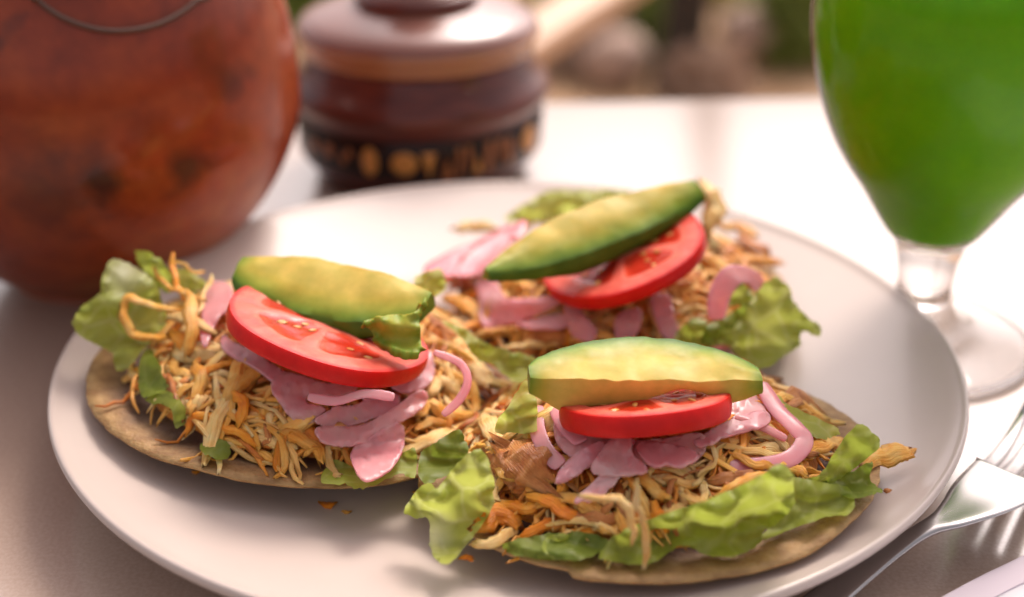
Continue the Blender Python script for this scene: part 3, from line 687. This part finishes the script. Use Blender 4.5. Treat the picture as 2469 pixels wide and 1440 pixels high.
for key, lst in {'A': [([(840, 420), (860, 310), (920, 255), (1000, 285), (990, 400), (935, 440), (900, 520), (860, 605), (835, 540)], .006, 'drooping'),
                       ([(955, 540), (1010, 575), (1130, 630), (1260, 720), (1340, 770), (1250, 810), (1150, 730), (1020, 660), (945, 600)], .004, 'shaded'),
                       ([(1205, 800), (1300, 735), (1500, 790), (1650, 800), (1640, 840), (1500, 870), (1410, 860), (1400, 895), (1490, 925), (1440, 995), (1360, 1015), (1280, 940)], .0045, 'broad notched'),
                       ([(1440, 1000), (1490, 950), (1560, 920), (1660, 905), (1780, 845), (1880, 855), (1870, 920), (1770, 970), (1640, 1010), (1540, 1030)], .0050, 'middle'),
                       ([(1445, 1030), (1530, 1020), (1690, 1010), (1850, 925), (1985, 830), (2035, 865), (1995, 930), (1885, 1005), (1790, 1075), (1680, 1115), (1560, 1125), (1465, 1090)], .0066, 'long crescent'),
                       ([(1625, 1165), (1760, 1060), (1890, 1010), (1910, 1100), (1870, 1205), (1790, 1275), (1695, 1300)], .0075, 'hanging square-ended'),
                       ([(1840, 810), (1950, 760), (2010, 640), (2055, 635), (2065, 760), (1990, 825), (1900, 840)], .0052, 'lilac')],
                 'B': [([(740, 400), (800, 460), (900, 500), (1050, 530), (1200, 530), (1400, 500), (1425, 580), (1330, 645), (1200, 650), (1060, 625), (900, 605), (800, 605), (735, 520)], .0045, 'widest, shaded'),
                       ([(740, 730), (765, 660), (845, 585), (940, 540), (975, 570), (905, 645), (845, 685), (790, 725)], .0066, 'pointed'),
                       ([(900, 665), (945, 590), (1010, 515), (1085, 525), (1090, 600), (1155, 650), (1140, 685), (1040, 695), (950, 700)], .0074, 'broad flat'),
                       ([(825, 810), (895, 740), (960, 685), (1055, 655), (1035, 705), (955, 785), (880, 815)], .0066, 'drooping'),
                       ([(1105, 555), (1200, 540), (1330, 565), (1395, 610), (1320, 655), (1250, 645), (1180, 655)], .0062, 'curled'),
                       ([(1375, 535), (1520, 450), (1680, 395), (1725, 440), (1655, 485), (1520, 515), (1420, 565)], .0050, 'long straight'),
                       ([(1545, 320), (1650, 325), (1705, 400), (1695, 445), (1600, 445), (1535, 420)], .0045, 'short hidden')],
                 'C': [([(95, 525), (250, 430), (420, 365), (560, 295), (645, 275), (655, 330), (565, 395), (505, 465), (485, 540), (330, 570), (180, 570)], .0075, 'large folded'),
                       ([(395, 600), (500, 605), (560, 690), (700, 695), (875, 675), (865, 725), (735, 785), (600, 835), (440, 855), (405, 720)], .0055, 'broad forked'),
                       ([(610, 845), (760, 800), (885, 785), (895, 855), (760, 870)], .0048, 'narrow'),
                       ([(885, 715), (960, 735), (1005, 800), (1070, 880), (1025, 940), (940, 915), (895, 820)], .0060, 'upright'),
                       ([(1175, 800), (1300, 750), (1315, 840), (1265, 925), (1185, 930)], .0055, 'small square'),
                       ([(1375, 695), (1475, 675), (1505, 800), (1540, 900), (1495, 950), (1415, 865)], .0055, 'leaning')]}.items():
    for pts, ov, what in lst: petal(key, pts, ov, what)

# ------------------------------------------------------------------ tomato slices
def tomato(key, ctr, rad, th, nrm, label, seed, spin=0, seeds=14):
    rr = random.Random(seed); vs, fs, fl = [], [], []
    NA, NR = 96, 20
    def rim(a): return rad * (1 + .025 * math.cos(2 * a + seed) + .012 * math.cos(5 * a + seed * 2))
    def chamber(a, q):
        s = abs(math.sin(2.5 * (a + seed))) ** .8
        return max(0, min(1, (s - .25) * 2.2)) * max(0, min(1, (q - .16) * 8)) * max(0, min(1, (.76 - q) * 9))
    rows = []
    def row(q, z, f): 
        r_ = []
        for k in range(NA):
            a = 2 * math.pi * k / NA; ch = chamber(a, q) if f is None else 0
            zz = z - (.0005 * ch * (1 if z > 0 else -1) if f is None else 0)
            zz += (.00035 * nz((q * math.cos(a), q * math.sin(a), seed), 7) if f is None else 0)
            r_.append(len(vs)); vs.append((rim(a) * q * math.cos(a), rim(a) * q * math.sin(a), zz))
            fl.append((.25 + .1 * (q < .2) + .75 * ch * .9 if q < .93 else .25 * (1 - q) / .07) if f is None else f)
        rows.append(r_)
    vs.append((0, 0, th / 2)); fl.append(.3); rows.append([0])
    for i in range(1, NR): row(i / NR * .985, th / 2, None)
    row(.992, th / 2 - .0002, 0)
    for i in range(7):
        b = -1 + 2 * (i + 1) / 8; row(.994 + .010 * (1 - b * b), -b * (th / 2 - .0002), 0)
    row(.985, -th / 2, 0); 
    vs.append((0, 0, -th / 2)); fl.append(.3); rows.append([len(vs) - 1])
    for a, b in zip(rows, rows[1:]):
        for i in range(NA):
            j = (i + 1) % NA
            if len(a) == 1: fs.append((a[0], b[i], b[j]))
            elif len(b) == 1: fs.append((a[i], b[0], a[j]))
            else: fs.append((a[i], b[i], b[j], a[j]))
    o = obj('tomato_slice', pym('tomato_slice', vs, fs, {'flesh': fl}), M['tomato'])
    z = Vector(nrm).normalized(); x = Vector((1, 0, 0)) - z * z.x; x.normalize(); y = z.cross(x)
    mt = Matrix((x, y, z)).transposed().to_4x4(); mt.translation = ctr
    o.matrix_world = mt @ Matrix.Rotation(spin, 4, 'Z')
    o.data.set_sharp_from_angle(angle=R(40))
    tag(o, label, 'tomato', 'tomato slices')
    v, f = lathe([(0, -.0005), (.0007, -.0003), (.0010, 0), (.0007, .0002), (0, .0003)], 8, sx=1.5, sy=.8)
    sm = pym('seed', v, f); sm.materials.append(M['seed'])
    n = 0
    while n < seeds:
        a = rr.uniform(0, 2 * math.pi); q = rr.uniform(.25, .7)
        if chamber(a, q) < .35: continue
        s = obj('seed', sm, None, o); s.location = (rim(a) * q * math.cos(a), rim(a) * q * math.sin(a), th / 2 - .0005 * chamber(a, q) + .0001)
        s.rotation_euler = (rr.uniform(-.3, .3), rr.uniform(-.3, .3), a + rr.uniform(-.5, .5)); n += 1
    return o
tomato('A', at(*qa(1505, 530), .0415), .0293, .0050, Vector((.30, .16, .94)), 'round tomato slice with cut face up under the torn avocado slice', 3, seeds=22)
tomato('B', at(*qb(1155, 385), .0410), .0218, .0056, Vector((-.08, .33, .94)), 'tomato slice seen edge-on under the yellow avocado slice with the hollow', 5, seeds=10)
tomato('C', at(*qc(1225, 468), .0410), .0262, .0046, Vector((-.35, -.02, .93)), 'tomato slice tipped to show its face under the green spindle-shaped avocado slice', 8, seeds=20)

# ------------------------------------------------------------------ avocado slices
def avocado(p0, p1, ydir, Wd, tp, ts, label, seed, y0=0.0, ragged=0.0, pw=.6, bow=0.0, sag=0.0, m0=.10, m1=.10):
    """p0,p1 tips; ydir from pit side to skin side; Wd widest; tp, ts: thickness at pit and skin side as functions of t"""
    X = Vector(p1) - Vector(p0); L = X.length; X.normalize()
    Y = Vector(ydir); Y = (Y - X * Y.dot(X)).normalized(); Z = X.cross(Y)
    if Z.z < 0: Z = -Z
    vs, fs, sk = [], [], []; N = 44; TOPN = 9; ARC = 7; BOT = 5
    K = None
    for i in range(N + 1):
        t = i / N; tt = .012 + .976 * t
        wd = Wd * max((m0 if t < .5 else m1), 0) * 1.0
        ss = math.sin(math.pi * tt) ** pw; mn = m0 if t < .5 else m1; wd = Wd * (mn + (1 - mn) * ss)
        a, b = tp(t), ts(t)
        ycut = y0 * wd + bow * Wd * math.sin(math.pi * t)
        rg = ragged * (nz((t * 9, seed, 0), 1) + .6 * nz((t * 26, seed, 3), 1))
        sec = []
        for k in range(TOPN):
            u = k / (TOPN - 1); sec.append((u * .93 * wd, .0006 * math.sin(math.pi * u) + .0004 * nz((t * 5, u * 3, seed), 1), u))
        for k in range(ARC):
            u = (k + 1) / (ARC + 1); an = math.pi * u
            sec.append((.93 * wd + (.10 * wd + .0006 + rg) * math.sin(an) * 1.0, -b * u, 1.0))
        for k in range(BOT):
            u = 1 - k / (BOT - 1); sec.append((u * .9 * wd, -(a + (b - a) * u), u))
        for k in range(3):
            u = 1 - (k + 1) / 4; sec.append((-.0004, -a * u, .05))
        K = len(sec)
        tip = max(0, 1 - min(t, 1 - t) / .10)
        for (yy, zz, u) in sec:
            q = Vector(p0) + X * (L * t) + Y * (yy + ycut) + Z * (zz - sag * math.sin(math.pi * t))
            q += Vector((nz(q, 300, seed), nz(q, 300, seed + 2), nz(q, 300, seed + 5))) * .0003 + Vector((nz(q, 90, seed), nz(q, 90, seed + 2), nz(q, 90, seed + 5))) * .0006
            vs.append(q)
            dist = (1 - u) * wd / .0098
            s_ = max(0, 1 - dist * .85)
            sk.append(min(1, max(s_, tip * .85) + .06 * nz(q, 200, seed)))
    for i in range(N):
        for k in range(K):
            j = (k + 1) % K; fs.append((i * K + k, i * K + j, (i + 1) * K + j, (i + 1) * K + k))
    fs.append(tuple(range(K))); fs.append(tuple(reversed(range(N * K, (N + 1) * K))))
    me = pym('avocado_slice', vs, fs, {'skin': sk})
    bm = bmesh.new(); bm.from_mesh(me); bmesh.ops.recalc_face_normals(bm, faces=bm.faces); bm.to_mesh(me); bm.free()
    o = obj('avocado_slice', me, M['avo']); me.set_sharp_from_angle(angle=R(33)); tag(o, label, 'avocado', 'avocado slices'); return o
avA = avocado(at(*qa(1040, 170), .0520), at(*qa(2030, 370), .0500), (.05, -.80, -.35), .0215, lambda t: .006, lambda t: .0065 * math.sin(math.pi * (.08 + .84 * t)) + .001,
        'avocado slice with a ragged torn end on the tostada beside the clay pot', 2.2, y0=-.35, ragged=.0018, pw=.6, m0=.30, m1=.35)
leaf('A', [(1700, 470, .0505), (1800, 440, .0525), (1960, 420, .0530), (2020, 350, .0535), (1990, 470, .0505), (2000, 590, .0465), (1985, 635, .0450), (1900, 625, .0452), (1800, 590, .0460), (1740, 530, .0475)], 0, None,
     seed=41, over=None, th=.0022, name='torn_flap', m=M['avo'], parent=avA, attrname='skin', amp=.0008, step=7, jag=.7)
avB = avocado(at(*qb(620, 255), .0520), at(*qb(1690, 262), .0500), (0, .92, .13), .0190,
        lambda t: .0100 * (1 - .72 * math.exp(-((t - .68) / .19) ** 2)) * min(1, .45 + 4 * min(t, 1 - t)), lambda t: .004,
        'yellow avocado slice with a hollow on the tostada beside the fork', 4.4, y0=0, pw=.5, m0=.15, m1=.12)
avC = avocado(at(*qc(450, 555), .0480), at(*qc(1655, 85), .0570), (.12, -.78, -.45), .0170, lambda t: .005, lambda t: .0085 * math.sin(math.pi * (.06 + .88 * t)) + .001,
        'spindle-shaped avocado slice showing its green side on the tostada beside the juice glass', 6.1, y0=-.55, pw=.8, m1=.34)

# ------------------------------------------------------------------ clay pot
pb = at(270, 775, 0)
POT = Vector((pb.x - .0140, pb.y + .048, 0)); PRAD = .0770; PZC = .0600; PUP = 1.5
prof = [(0, .0006), (.032, .0004), (.0350, 0)]
for i in range(0, 40):
    a = R(-60 + (60 + 62) * i / 39); lw = max(0, -a) / R(60); prof.append((PRAD * math.cos(a) * (1 - .17 * lw), PZC + (PRAD * PUP if a > 0 else (PZC - .0005) / math.sin(R(60))) * math.sin(a)))
prof += [(r_ + (.004 if z_ > .12 else 0), z_ + .034) for r_, z_ in ((.0325, .138), (.0315, .145), (.033, .153), (.037, .160), (.0365, .162), (.033, .160), (.028, .152), (.0275, .140), (.030, .130), (.045, .110), (.050, .07), (.03, .03), (0, .028))]
vs, fs = lathe(prof, 128)
vs = [(x * (1 + .012 * nz((x, y, z), 14)), y * (1 + .012 * nz((x, y, z), 14)), z) for x, y, z in vs]
pot = empty('clay_pot', POT)
tag(pot, 'round burnished red clay pot with dark smoke marks and a cord', 'pot')
obj('body', pym('body', vs, fs), M['pot'], pot)
def pot_hit(px, py):
    d = ray(px, py).normalized(); t = .25
    while t < .9:
        p = CAM + d * t; z = p.z - PZC; h = PRAD * PUP if z > 0 else .069
        if abs(z) < h and math.hypot(p.x - POT.x, p.y - POT.y) <= PRAD * math.sqrt(1 - (z / h) ** 2) * 1.004 + .0012: return p
        t += .0006
    return CAM + d * .52
cp = [pot_hit(*p) - POT for p in ((40, -60), (95, 5), (170, 52), (270, 76), (380, 60), (470, 5), (500, -60))]
nk = [Vector((.0385 * math.cos(a), .0385 * math.sin(a), .170)) for a in (R(-20), R(45), R(90), R(135), R(200))]
cpts = cat([tuple(v) for v in cp + nk], True, 6)
v, f = [], []
cv = [Vector(p) for p in cpts]; n = len(cv)
for i, p in enumerate(cv):
    t = (cv[(i + 1) % n] - cv[i - 1]).normalized(); b = t.cross(Vector((0, -.5, .86))).normalized(); u = b.cross(t)
    for k in range(8): v.append(p + b * (.0009 * math.cos(k * math.pi / 4)) + u * (.0009 * math.sin(k * math.pi / 4)))
for i in range(n):
    for k in range(8): f.append((i * 8 + k, i * 8 + (k + 1) % 8, ((i + 1) % n) * 8 + (k + 1) % 8, ((i + 1) % n) * 8 + k))
obj('cord', pym('cord', v, f), M['cord'], pot)
# smoke marks burnt into the clay
m = M['pot']; c = POTC; tc = nd(m, 'ShaderNodeTexCoord'); wn = noise_tex(m, 70, 3)
for px, py, r, k in ((242, 440, .0095, .95), (452, 408, .0075, .92), (432, 470, .0045, .6), (565, 205, .0065, .6), (612, 175, .004, .45), (110, 480, .020, .6), (150, 440, .010, .5), (520, 395, .004, .4)):
    q = pot_hit(px, py) - POT
    vm = nd(m, 'ShaderNodeVectorMath', operation='DISTANCE'); lk(m, tc.outputs['Object'], vm.inputs[0]); vm.inputs[1].default_value = q
    ad_ = nd(m, 'ShaderNodeMath', operation='MULTIPLY_ADD'); lk(m, wn, ad_.inputs[0]); ad_.inputs[1].default_value = -r * 1.6; lk(m, vm.outputs['Value'], ad_.inputs[2])
    mr = nd(m, 'ShaderNodeMapRange'); lk(m, ad_.outputs[0], mr.inputs[0]); mr.inputs[1].default_value = r * .4; mr.inputs[2].default_value = -r * .5; mr.inputs[3].default_value = 0; mr.inputs[4].default_value = k
    c = mixc(m, mr.outputs[0], c, (.06, .014, .01))
lk(m, c, bsdf(m).inputs['Base Color'])
# ------------------------------------------------------------------ jar with lid
jb = at(1010, 440, 0); JAR = Vector((jb.x, jb.y + .022, 0))
jar = empty('lidded_jar', JAR); tag(jar, 'dark lacquered lidded jar with a band of amber motifs', 'jar')
JZ = 1.13
def part(name, prof, m, n=96, parent=jar, closed=False):
    v, f = lathe([(a, b * JZ) for a, b in prof], n, closed); return obj(name, pym(name, v, f), m, parent)
part('body', [(0, .002), (.040, .0015), (.043, 0), (.0465, .002), (.0495, .0075), (.0515, .0085), (.0520, .010), (.0525, .026), (.0535, .0285), (.0560, .0305), (.0568, .0330), (.0560, .0355), (.0535, .0380), (.0505, .0420), (.0487, .0460), (.0480, .0475), (.0470, .0475), (.045, .045), (.042, .02), (0, .012)], M['jar'])
part('motif_band', [(.0522, .0105), (.0530, .0110), (.0536, .0250), (.0528, .0256)], M['jar_black'])
part('neck_ring', [(.0466, .0476), (.0490, .0478), (.0497, .0498), (.0490, .0520), (.0462, .0522)], M['jar_tan'])
lid = part('lid', [(0, .0535), (.044, .0535), (.0475, .0522), (.0500, .0527), (.0512, .0545), (.0510, .0565), (.0490, .0590), (.0430, .0612), (.0340, .0632), (.0270, .0645), (.0245, .0655), (.0240, .0670), (.0245, .0690), (.0225, .0710), (.0160, .0725), (0, .073)], M['jar_lid'])
part('lid_rim', [(.0475, .0518), (.0506, .0525), (.0518, .0541), (.0514, .0555), (.0500, .0560)], M['jar_tan'], parent=lid)
part('knob_collar', [(.0235, .0645), (.0262, .0655), (.0268, .0672), (.0255, .0690), (.0235, .0698)], M['jar'], parent=lid)
part('knob', [(.0110, .0720), (.0105, .0745), (.0130, .0790), (.0155, .0850), (.0140, .0920), (.007, .0965), (0, .0975)], M['jar'], 48, parent=lid)
def motif(px, w_, h_, z, m, shape='oval'):
    """raised inlay on the band, at the bearing of photo column px"""
    s = (px - 1010) / 310.0; a = -math.pi / 2 + math.asin(max(-.99, min(.99, s)))
    bm = bmesh.new(); pts = []
    if shape == 'oval': pts = [(math.cos(q) * w_ / 2, math.sin(q) * h_ / 2) for q in [2 * math.pi * i / 18 for i in range(18)]]
    elif shape == 'tri': pts = [(-w_ / 2, -h_ / 2), (w_ / 2, -h_ / 2), (0, h_ / 2)]
    elif shape == 'itri': pts = [(-w_ / 2, h_ / 2), (0, -h_ / 2), (w_ / 2, h_ / 2)]
    elif shape == 'bar': pts = [(-w_ / 2, -h_ / 2), (w_ / 2, -h_ / 2), (w_ / 2, h_ / 2), (-w_ / 2, h_ / 2)]
    rings = [(1.0, .0528), (.96, .0540), (.70, .0545)]
    vs, fs = [], []
    for sc_, rad in rings:
        for (x, y) in pts:
            an = a + x * sc_ / .0535; vs.append((rad * math.cos(an), rad * math.sin(an), (z + y * sc_) * JZ))
    n = len(pts)
    for r_ in range(2):
        for i in range(n):
            j = (i + 1) % n; fs.append((r_ * n + i, r_ * n + j, (r_ + 1) * n + j, (r_ + 1) * n + i))
    fs.append(tuple(range(2 * n, 3 * n)))
    obj('inlay', pym('inlay', vs, fs), m, jar, smooth=False)
zb = .0180
motif(770, .004, .005, zb + .001, M['amber_dim']); motif(806, .0045, .006, zb + .001, M['amber_dim']); motif(842, .003, .004, zb - .001, M['amber_dim']); motif(858, .003, .004, zb + .002, M['amber_dim'])
motif(908, .0070, .0110, zb, M['amber']); motif(990, .0110, .0085, zb, M['amber']); motif(1048, .006, .010, zb - .001, M['amber'], 'itri')
motif(1090, .0055, .0085, zb - .002, M['amber_dim'], 'tri'); motif(1118, .002, .011, zb, M['amber_dim'], 'bar'); motif(1140, .0028, .011, zb, M['amber_dim'], 'itri'); motif(1160, .0040, .007, zb - .002, M['amber'], 'tri')
motif(1186, .0030, .0115, zb, M['amber_dim'], 'bar'); motif(1212, .004, .0115, zb, M['amber_dim'], 'itri'); motif(1236, .0032, .010, zb, M['amber_dim'], 'bar'); motif(1282, .0110, .0105, zb + .001, M['amber'])

# ------------------------------------------------------------------ goblet of green juice
gb = at(2210, 815, .002); GL = Vector((gb.x, gb.y, 0))
gob = empty('juice_goblet', GL); tag(gob, 'stemmed glass goblet filled with bright green juice', 'glass')
def zg(py):            # height on the goblet axis seen at photo row py
    return at_y(2234, py, GL.y).z
def rg_(py, px):       # radius whose left outline is seen at column px on row py
    axis = 2240 + (575 - py) * .143; p = at_y(axis, py, GL.y); return (axis - px) * depth_scale(p)
prof_bowl = [(rg_(y_, x_) * .985, zg(y_)) for y_, x_ in ((575, 2152), (550, 2128), (500, 2098), (450, 2069), (400, 2036), (350, 2009), (300, 1989), (250, 1974), (200, 1962), (150, 1954), (100, 1950), (40, 1951), (-40, 1962), (-140, 1990), (-240, 2020))]
k0 = prof_bowl[0][1]
outer = [(0, 0), (.034, 0), (.0372, .0004), (.0382, .0014), (.0374, .0024), (.030, .0040), (.020, .0064), (.0138, .0100), (.0105, .0150), (.0090, .0205), (.0092, .0265), (.0100, .0320), (.0110, .0380), (.0118, .0430), (.0124, .0480)]
outer = [p for p in outer if p[1] < k0 - .003] + prof_bowl
inner = [(r - .0016, z + (.0002 if i else .0018)) for i, (r, z) in enumerate(prof_bowl)][::-1]
stem = [p for p in outer if p[1] < k0 + .0002] + [(prof_bowl[0][0] * .96, k0 - .0012), (.006, k0 - .0016), (0, k0 - .0016)]
full = prof_bowl + [(prof_bowl[-1][0] - .0006, prof_bowl[-1][1] + .0008)] + inner[:] + [(prof_bowl[0][0] * .6, k0 + .0004), (0, k0 - .0005)]
def smoothprof(p, k=3): return [q for q in cat(p, False, k)]
v, f = lathe([(max(0, a), b) for a, b in smoothprof(full)], 96)
obj('bowl', pym('bowl', v, f), M['thin_glass'], gob)
v, f = lathe([(max(0, a), b) for a, b in smoothprof(stem)], 96); obj('stem_and_foot', pym('stem_and_foot', v, f), M['glass'], gob)
jp = [(0, k0 - .0008), (prof_bowl[0][0] * .7, k0 + .0009)] + [(r - .0013, z + .0002) for r, z in prof_bowl[1:-1]]
jt = jp[-1]; jp = smoothprof(jp) + [(jt[0] - .001, jt[1] + .0001), (0, jt[1] + .0003)]
v, f = lathe([(max(0, a), b) for a, b in jp], 96)
obj('juice', pym('juice', v, f), M['juice'], gob)

# ------------------------------------------------------------------ fork
sp = [tuple(at(*q)) for q in ((1800, 1600, .0025), (1900, 1520, .0035), (2000, 1442, .0050), (2080, 1380, .0075), (2160, 1322, .0110), (2235, 1276, .0145), (2300, 1246, .0160), (2370, 1203, .0155), (2445, 1152, .0125))]
hw = [.0052, .0050, .0045, .0038, .0031, .0028, .0050, .0088, .0112]
root_d = Vector((.55, .835, 0))
fork = empty('fork', (sp[3][0], sp[3][1], 0)); tag(fork, 'polished steel fork lying with its handle under the plate rim', 'fork')
FO = Vector((sp[3][0], sp[3][1], 0))
S = cat(sp, False, 6); Wd = [q[0] for q in cat([(h_, 0) for h_ in hw], False, 6)]
def strip(pts, wid, th=.0020, dish=0.0):
    vs, fs = [], []; n = len(pts); K = 7
    for i, p in enumerate(pts):
        p = Vector(p); t = (Vector(pts[min(i + 1, n - 1)]) - Vector(pts[max(0, i - 1)])).normalized(); b = t.cross(Vector((0, 0, 1))).normalized(); u = b.cross(t)
        for s in (1, -1):
            for k in range(K):
                c = 2 * k / (K - 1) - 1
                vs.append(p - FO + b * (c * wid[i]) + u * (s * th / 2 * (1 - .5 * abs(c) ** 4) + dish * c * c * wid[i]))
    for i in range(n - 1):
        a, b_ = i * 2 * K, (i + 1) * 2 * K
        for k in range(K - 1):
            fs.append((a + k, a + k + 1, b_ + k + 1, b_ + k)); fs.append((a + K + k, b_ + K + k, b_ + K + k + 1, a + K + k + 1))
        fs.append((a, b_, b_ + K, a + K)); fs.append((a + K - 1, a + 2 * K - 1, b_ + 2 * K - 1, b_ + K - 1))
    for a, r_ in ((0, 0), ((n - 1) * 2 * K, 1)):
        q = list(range(a, a + K)) + list(range(a + 2 * K - 1, a + K - 1, -1)); fs.append(tuple(reversed(q)) if r_ else tuple(q))
    return vs, fs
v, f = strip(S, Wd, .0023, .10)
hd = obj('handle', pym('handle', v, f), M['steel'], fork)
bs = hd.modifiers.new('smooth', 'SUBSURF'); bs.levels = bs.render_levels = 1
d0 = root_d.normalized(); sd0 = Vector((d0.y, -d0.x, 0)); p0 = Vector(sp[-1])
for k in range(4):
    o_ = (-1.5 + k) * .0063
    a = p0 - d0 * .003 + sd0 * o_; pts = []
    for s in range(9):
        u = s / 8; z = .0122 - .0085 * math.sin(math.pi * min(1, u * 1.0) * .75) + .004 * u * u
        pts.append(a + d0 * (.050 * u) + sd0 * (-o_ * .10 * u) + Vector((0, 0, z - a.z + .0 * u)))
    v, f = strip([tuple(q) for q in pts], [.0023 * (1 - .45 * (s / 8) ** 2) for s in range(9)], .0019)
    obj('tine', pym('tine', v, f), M['steel'], fork)

# ------------------------------------------------------------------ napkin corner
na, nb = at(2285, 1440, .003), at(2469, 1345, .003)
dn = (nb - na); dn.z = 0; dn.normalize(); pn = Vector((dn.y, -dn.x, 0))
nap = empty('cloth_napkin', (na.x, na.y, 0)); tag(nap, 'white cotton napkin with blue print lying beside the fork', 'napkin')
def sheet(name, s0, s1, t0, t1, z0, m, n=24, amp=.0006):
    vs, fs = [], []
    for i in range(n + 1):
        for j in range(n + 1):
            s = s0 + (s1 - s0) * i / n; t = t0 + (t1 - t0) * j / n
            q = dn * s + pn * t; vs.append((q.x, q.y, z0 + amp * (1 + nz((s, t, 0), 45))))
    for i in range(n):
        for j in range(n):
            a = i * (n + 1) + j; fs.append((a, a + n + 1, a + n + 2, a + 1))
    o = obj(name, pym(name, vs, fs), m, nap); s_ = o.modifiers.new('thickness', 'SOLIDIFY'); s_.thickness = .0012; s_.offset = -1
    return o
sheet('hem', -.05, .12, 0, .0075, .0024, M['hem']); sheet('cloth', -.05, .12, .0074, .11, .0020, M['napkin'])
for i in range(5):
    q = sheet('print_mark', -.034 + i * .021, -.022 + i * .021, .0125, .0165, .0028, M['blue'], 4)

# ------------------------------------------------------------------ blurred garden behind
GZ = -.765
def stone(px, py, r, label, seed):
    p = at(px, py, GZ)
    bm = bmesh.new(); bmesh.ops.create_icosphere(bm, subdivisions=3, radius=r)
    for v in bm.verts:
        v.co *= 1 + .16 * nz(v.co, 2.2 / r * .5, seed); v.co.z = v.co.z * .8 + r * .6
    o = obj('garden_stone', bm, M['stone']); o.location = p; tag(o, label, 'stone', 'garden stones')
stone(1815, 130, .085, 'pinkish garden stone standing beside the dark trunk', 1)
stone(1480, 190, .080, 'tan garden stone behind the lidded jar', 2)
tp_ = at(1640, 205, GZ); bm = bmesh.new()
vs, fs = lathe([(0, 0), (.075, 0), (.055, .08), (.046, .4), (.042, .9), (.036, 1.6), (0, 1.62)], 20)
vs = [(x * (1 + .2 * nz((x, y, z), 9)) + .05 * z, y * (1 + .2 * nz((x, y, z), 9)), z) for x, y, z in vs]
tr = obj('tree_trunk', pym('tree_trunk', vs, fs), M['bark']); tr.location = tp_; tag(tr, 'slim dark trunk rising from the soil behind the table', 'trunk')
def bush(px, py, r, h, m, n, label, seed):
    p = at(px, py, GZ); rr = random.Random(seed); root = empty('garden_plant', p); tag(root, label, 'plant', 'garden plants')
    vs, fs = [], []
    for i in range(n):
        a = rr.uniform(0, 2 * math.pi); q = rr.random() ** .5; z = rr.uniform(.02, 1) * h; rad = r * q * (1 - .4 * z / h)
        c = Vector((rad * math.cos(a), rad * math.sin(a), z)); d = Vector((rr.gauss(0, 1), rr.gauss(0, 1), rr.gauss(.2, .6))).normalized(); s = d.orthogonal().normalized()
        L, wd = rr.uniform(.03, .06), rr.uniform(.012, .022); b = len(vs)
        vs += [c - d * L, c + s * wd, c + d * L, c - s * wd]; fs.append((b, b + 1, b + 2, b + 3))
    obj('foliage', pym('foliage', vs, fs), m, root, smooth=False)
    vs, fs, _ = strand_geo([(0, 0, -.01), (.01, 0, h * .4), (0, .01, h * .85)], .02, .02, seed, 8); obj('stem', pym('stem', vs, fs), M['bark'], root)
bush(1510, 60, .11, .22, M['leafy'], 500, 'low olive plant behind the lidded jar', 1)
bush(1920, 130, .13, .25, M['leafy2'], 600, 'low green plant behind the juice goblet', 2)
bush(1350, 40, .10, .12, M['leafy'], 300, 'small olive plant beside the pale wooden railing', 3)
bush(1700, 225, .10, .10, M['dry'], 260, 'low dry tan plant at the foot of the dark trunk', 6)
bush(1400, 150, .12, .16, M['dry'], 300, 'dry tan plant behind the lidded jar', 7)
bush(1580, 120, .10, .2, M['leafy2'], 300, 'green plant beside the tan garden stone', 8)
bush(1860, 20, .12, .3, M['leafy'], 300, 'olive plant behind the pinkish garden stone', 9)
bush(1740, -40, .13, .2, M['leafy'], 400, 'olive plant behind the dark trunk', 4)
bush(760, 60, .16, .25, M['leafy2'], 500, 'low green plant between clay pot and lidded jar', 5)
# railing whose slanting top rail shows behind the jar
a0, a1 = at(1225, 95, -.10), at(1470, -55, -.10)
ad = (a1 - a0); ad.z = 0; ln = 1.6; ad.normalize()
ch = empty('wooden_railing', (a0.x, a0.y, -.77), math.atan2(ad.y, ad.x)); tag(ch, 'pale wooden railing running away behind the lidded jar', 'railing')
obj('rail', box(-.06, ln, -.026, .026, .645, .670, .008), M['wood'], ch)
for x in (0, ln - .06): obj('post', box(x, x + .035, -.0175, .0175, 0, .6445, .004), M['wood'], ch)
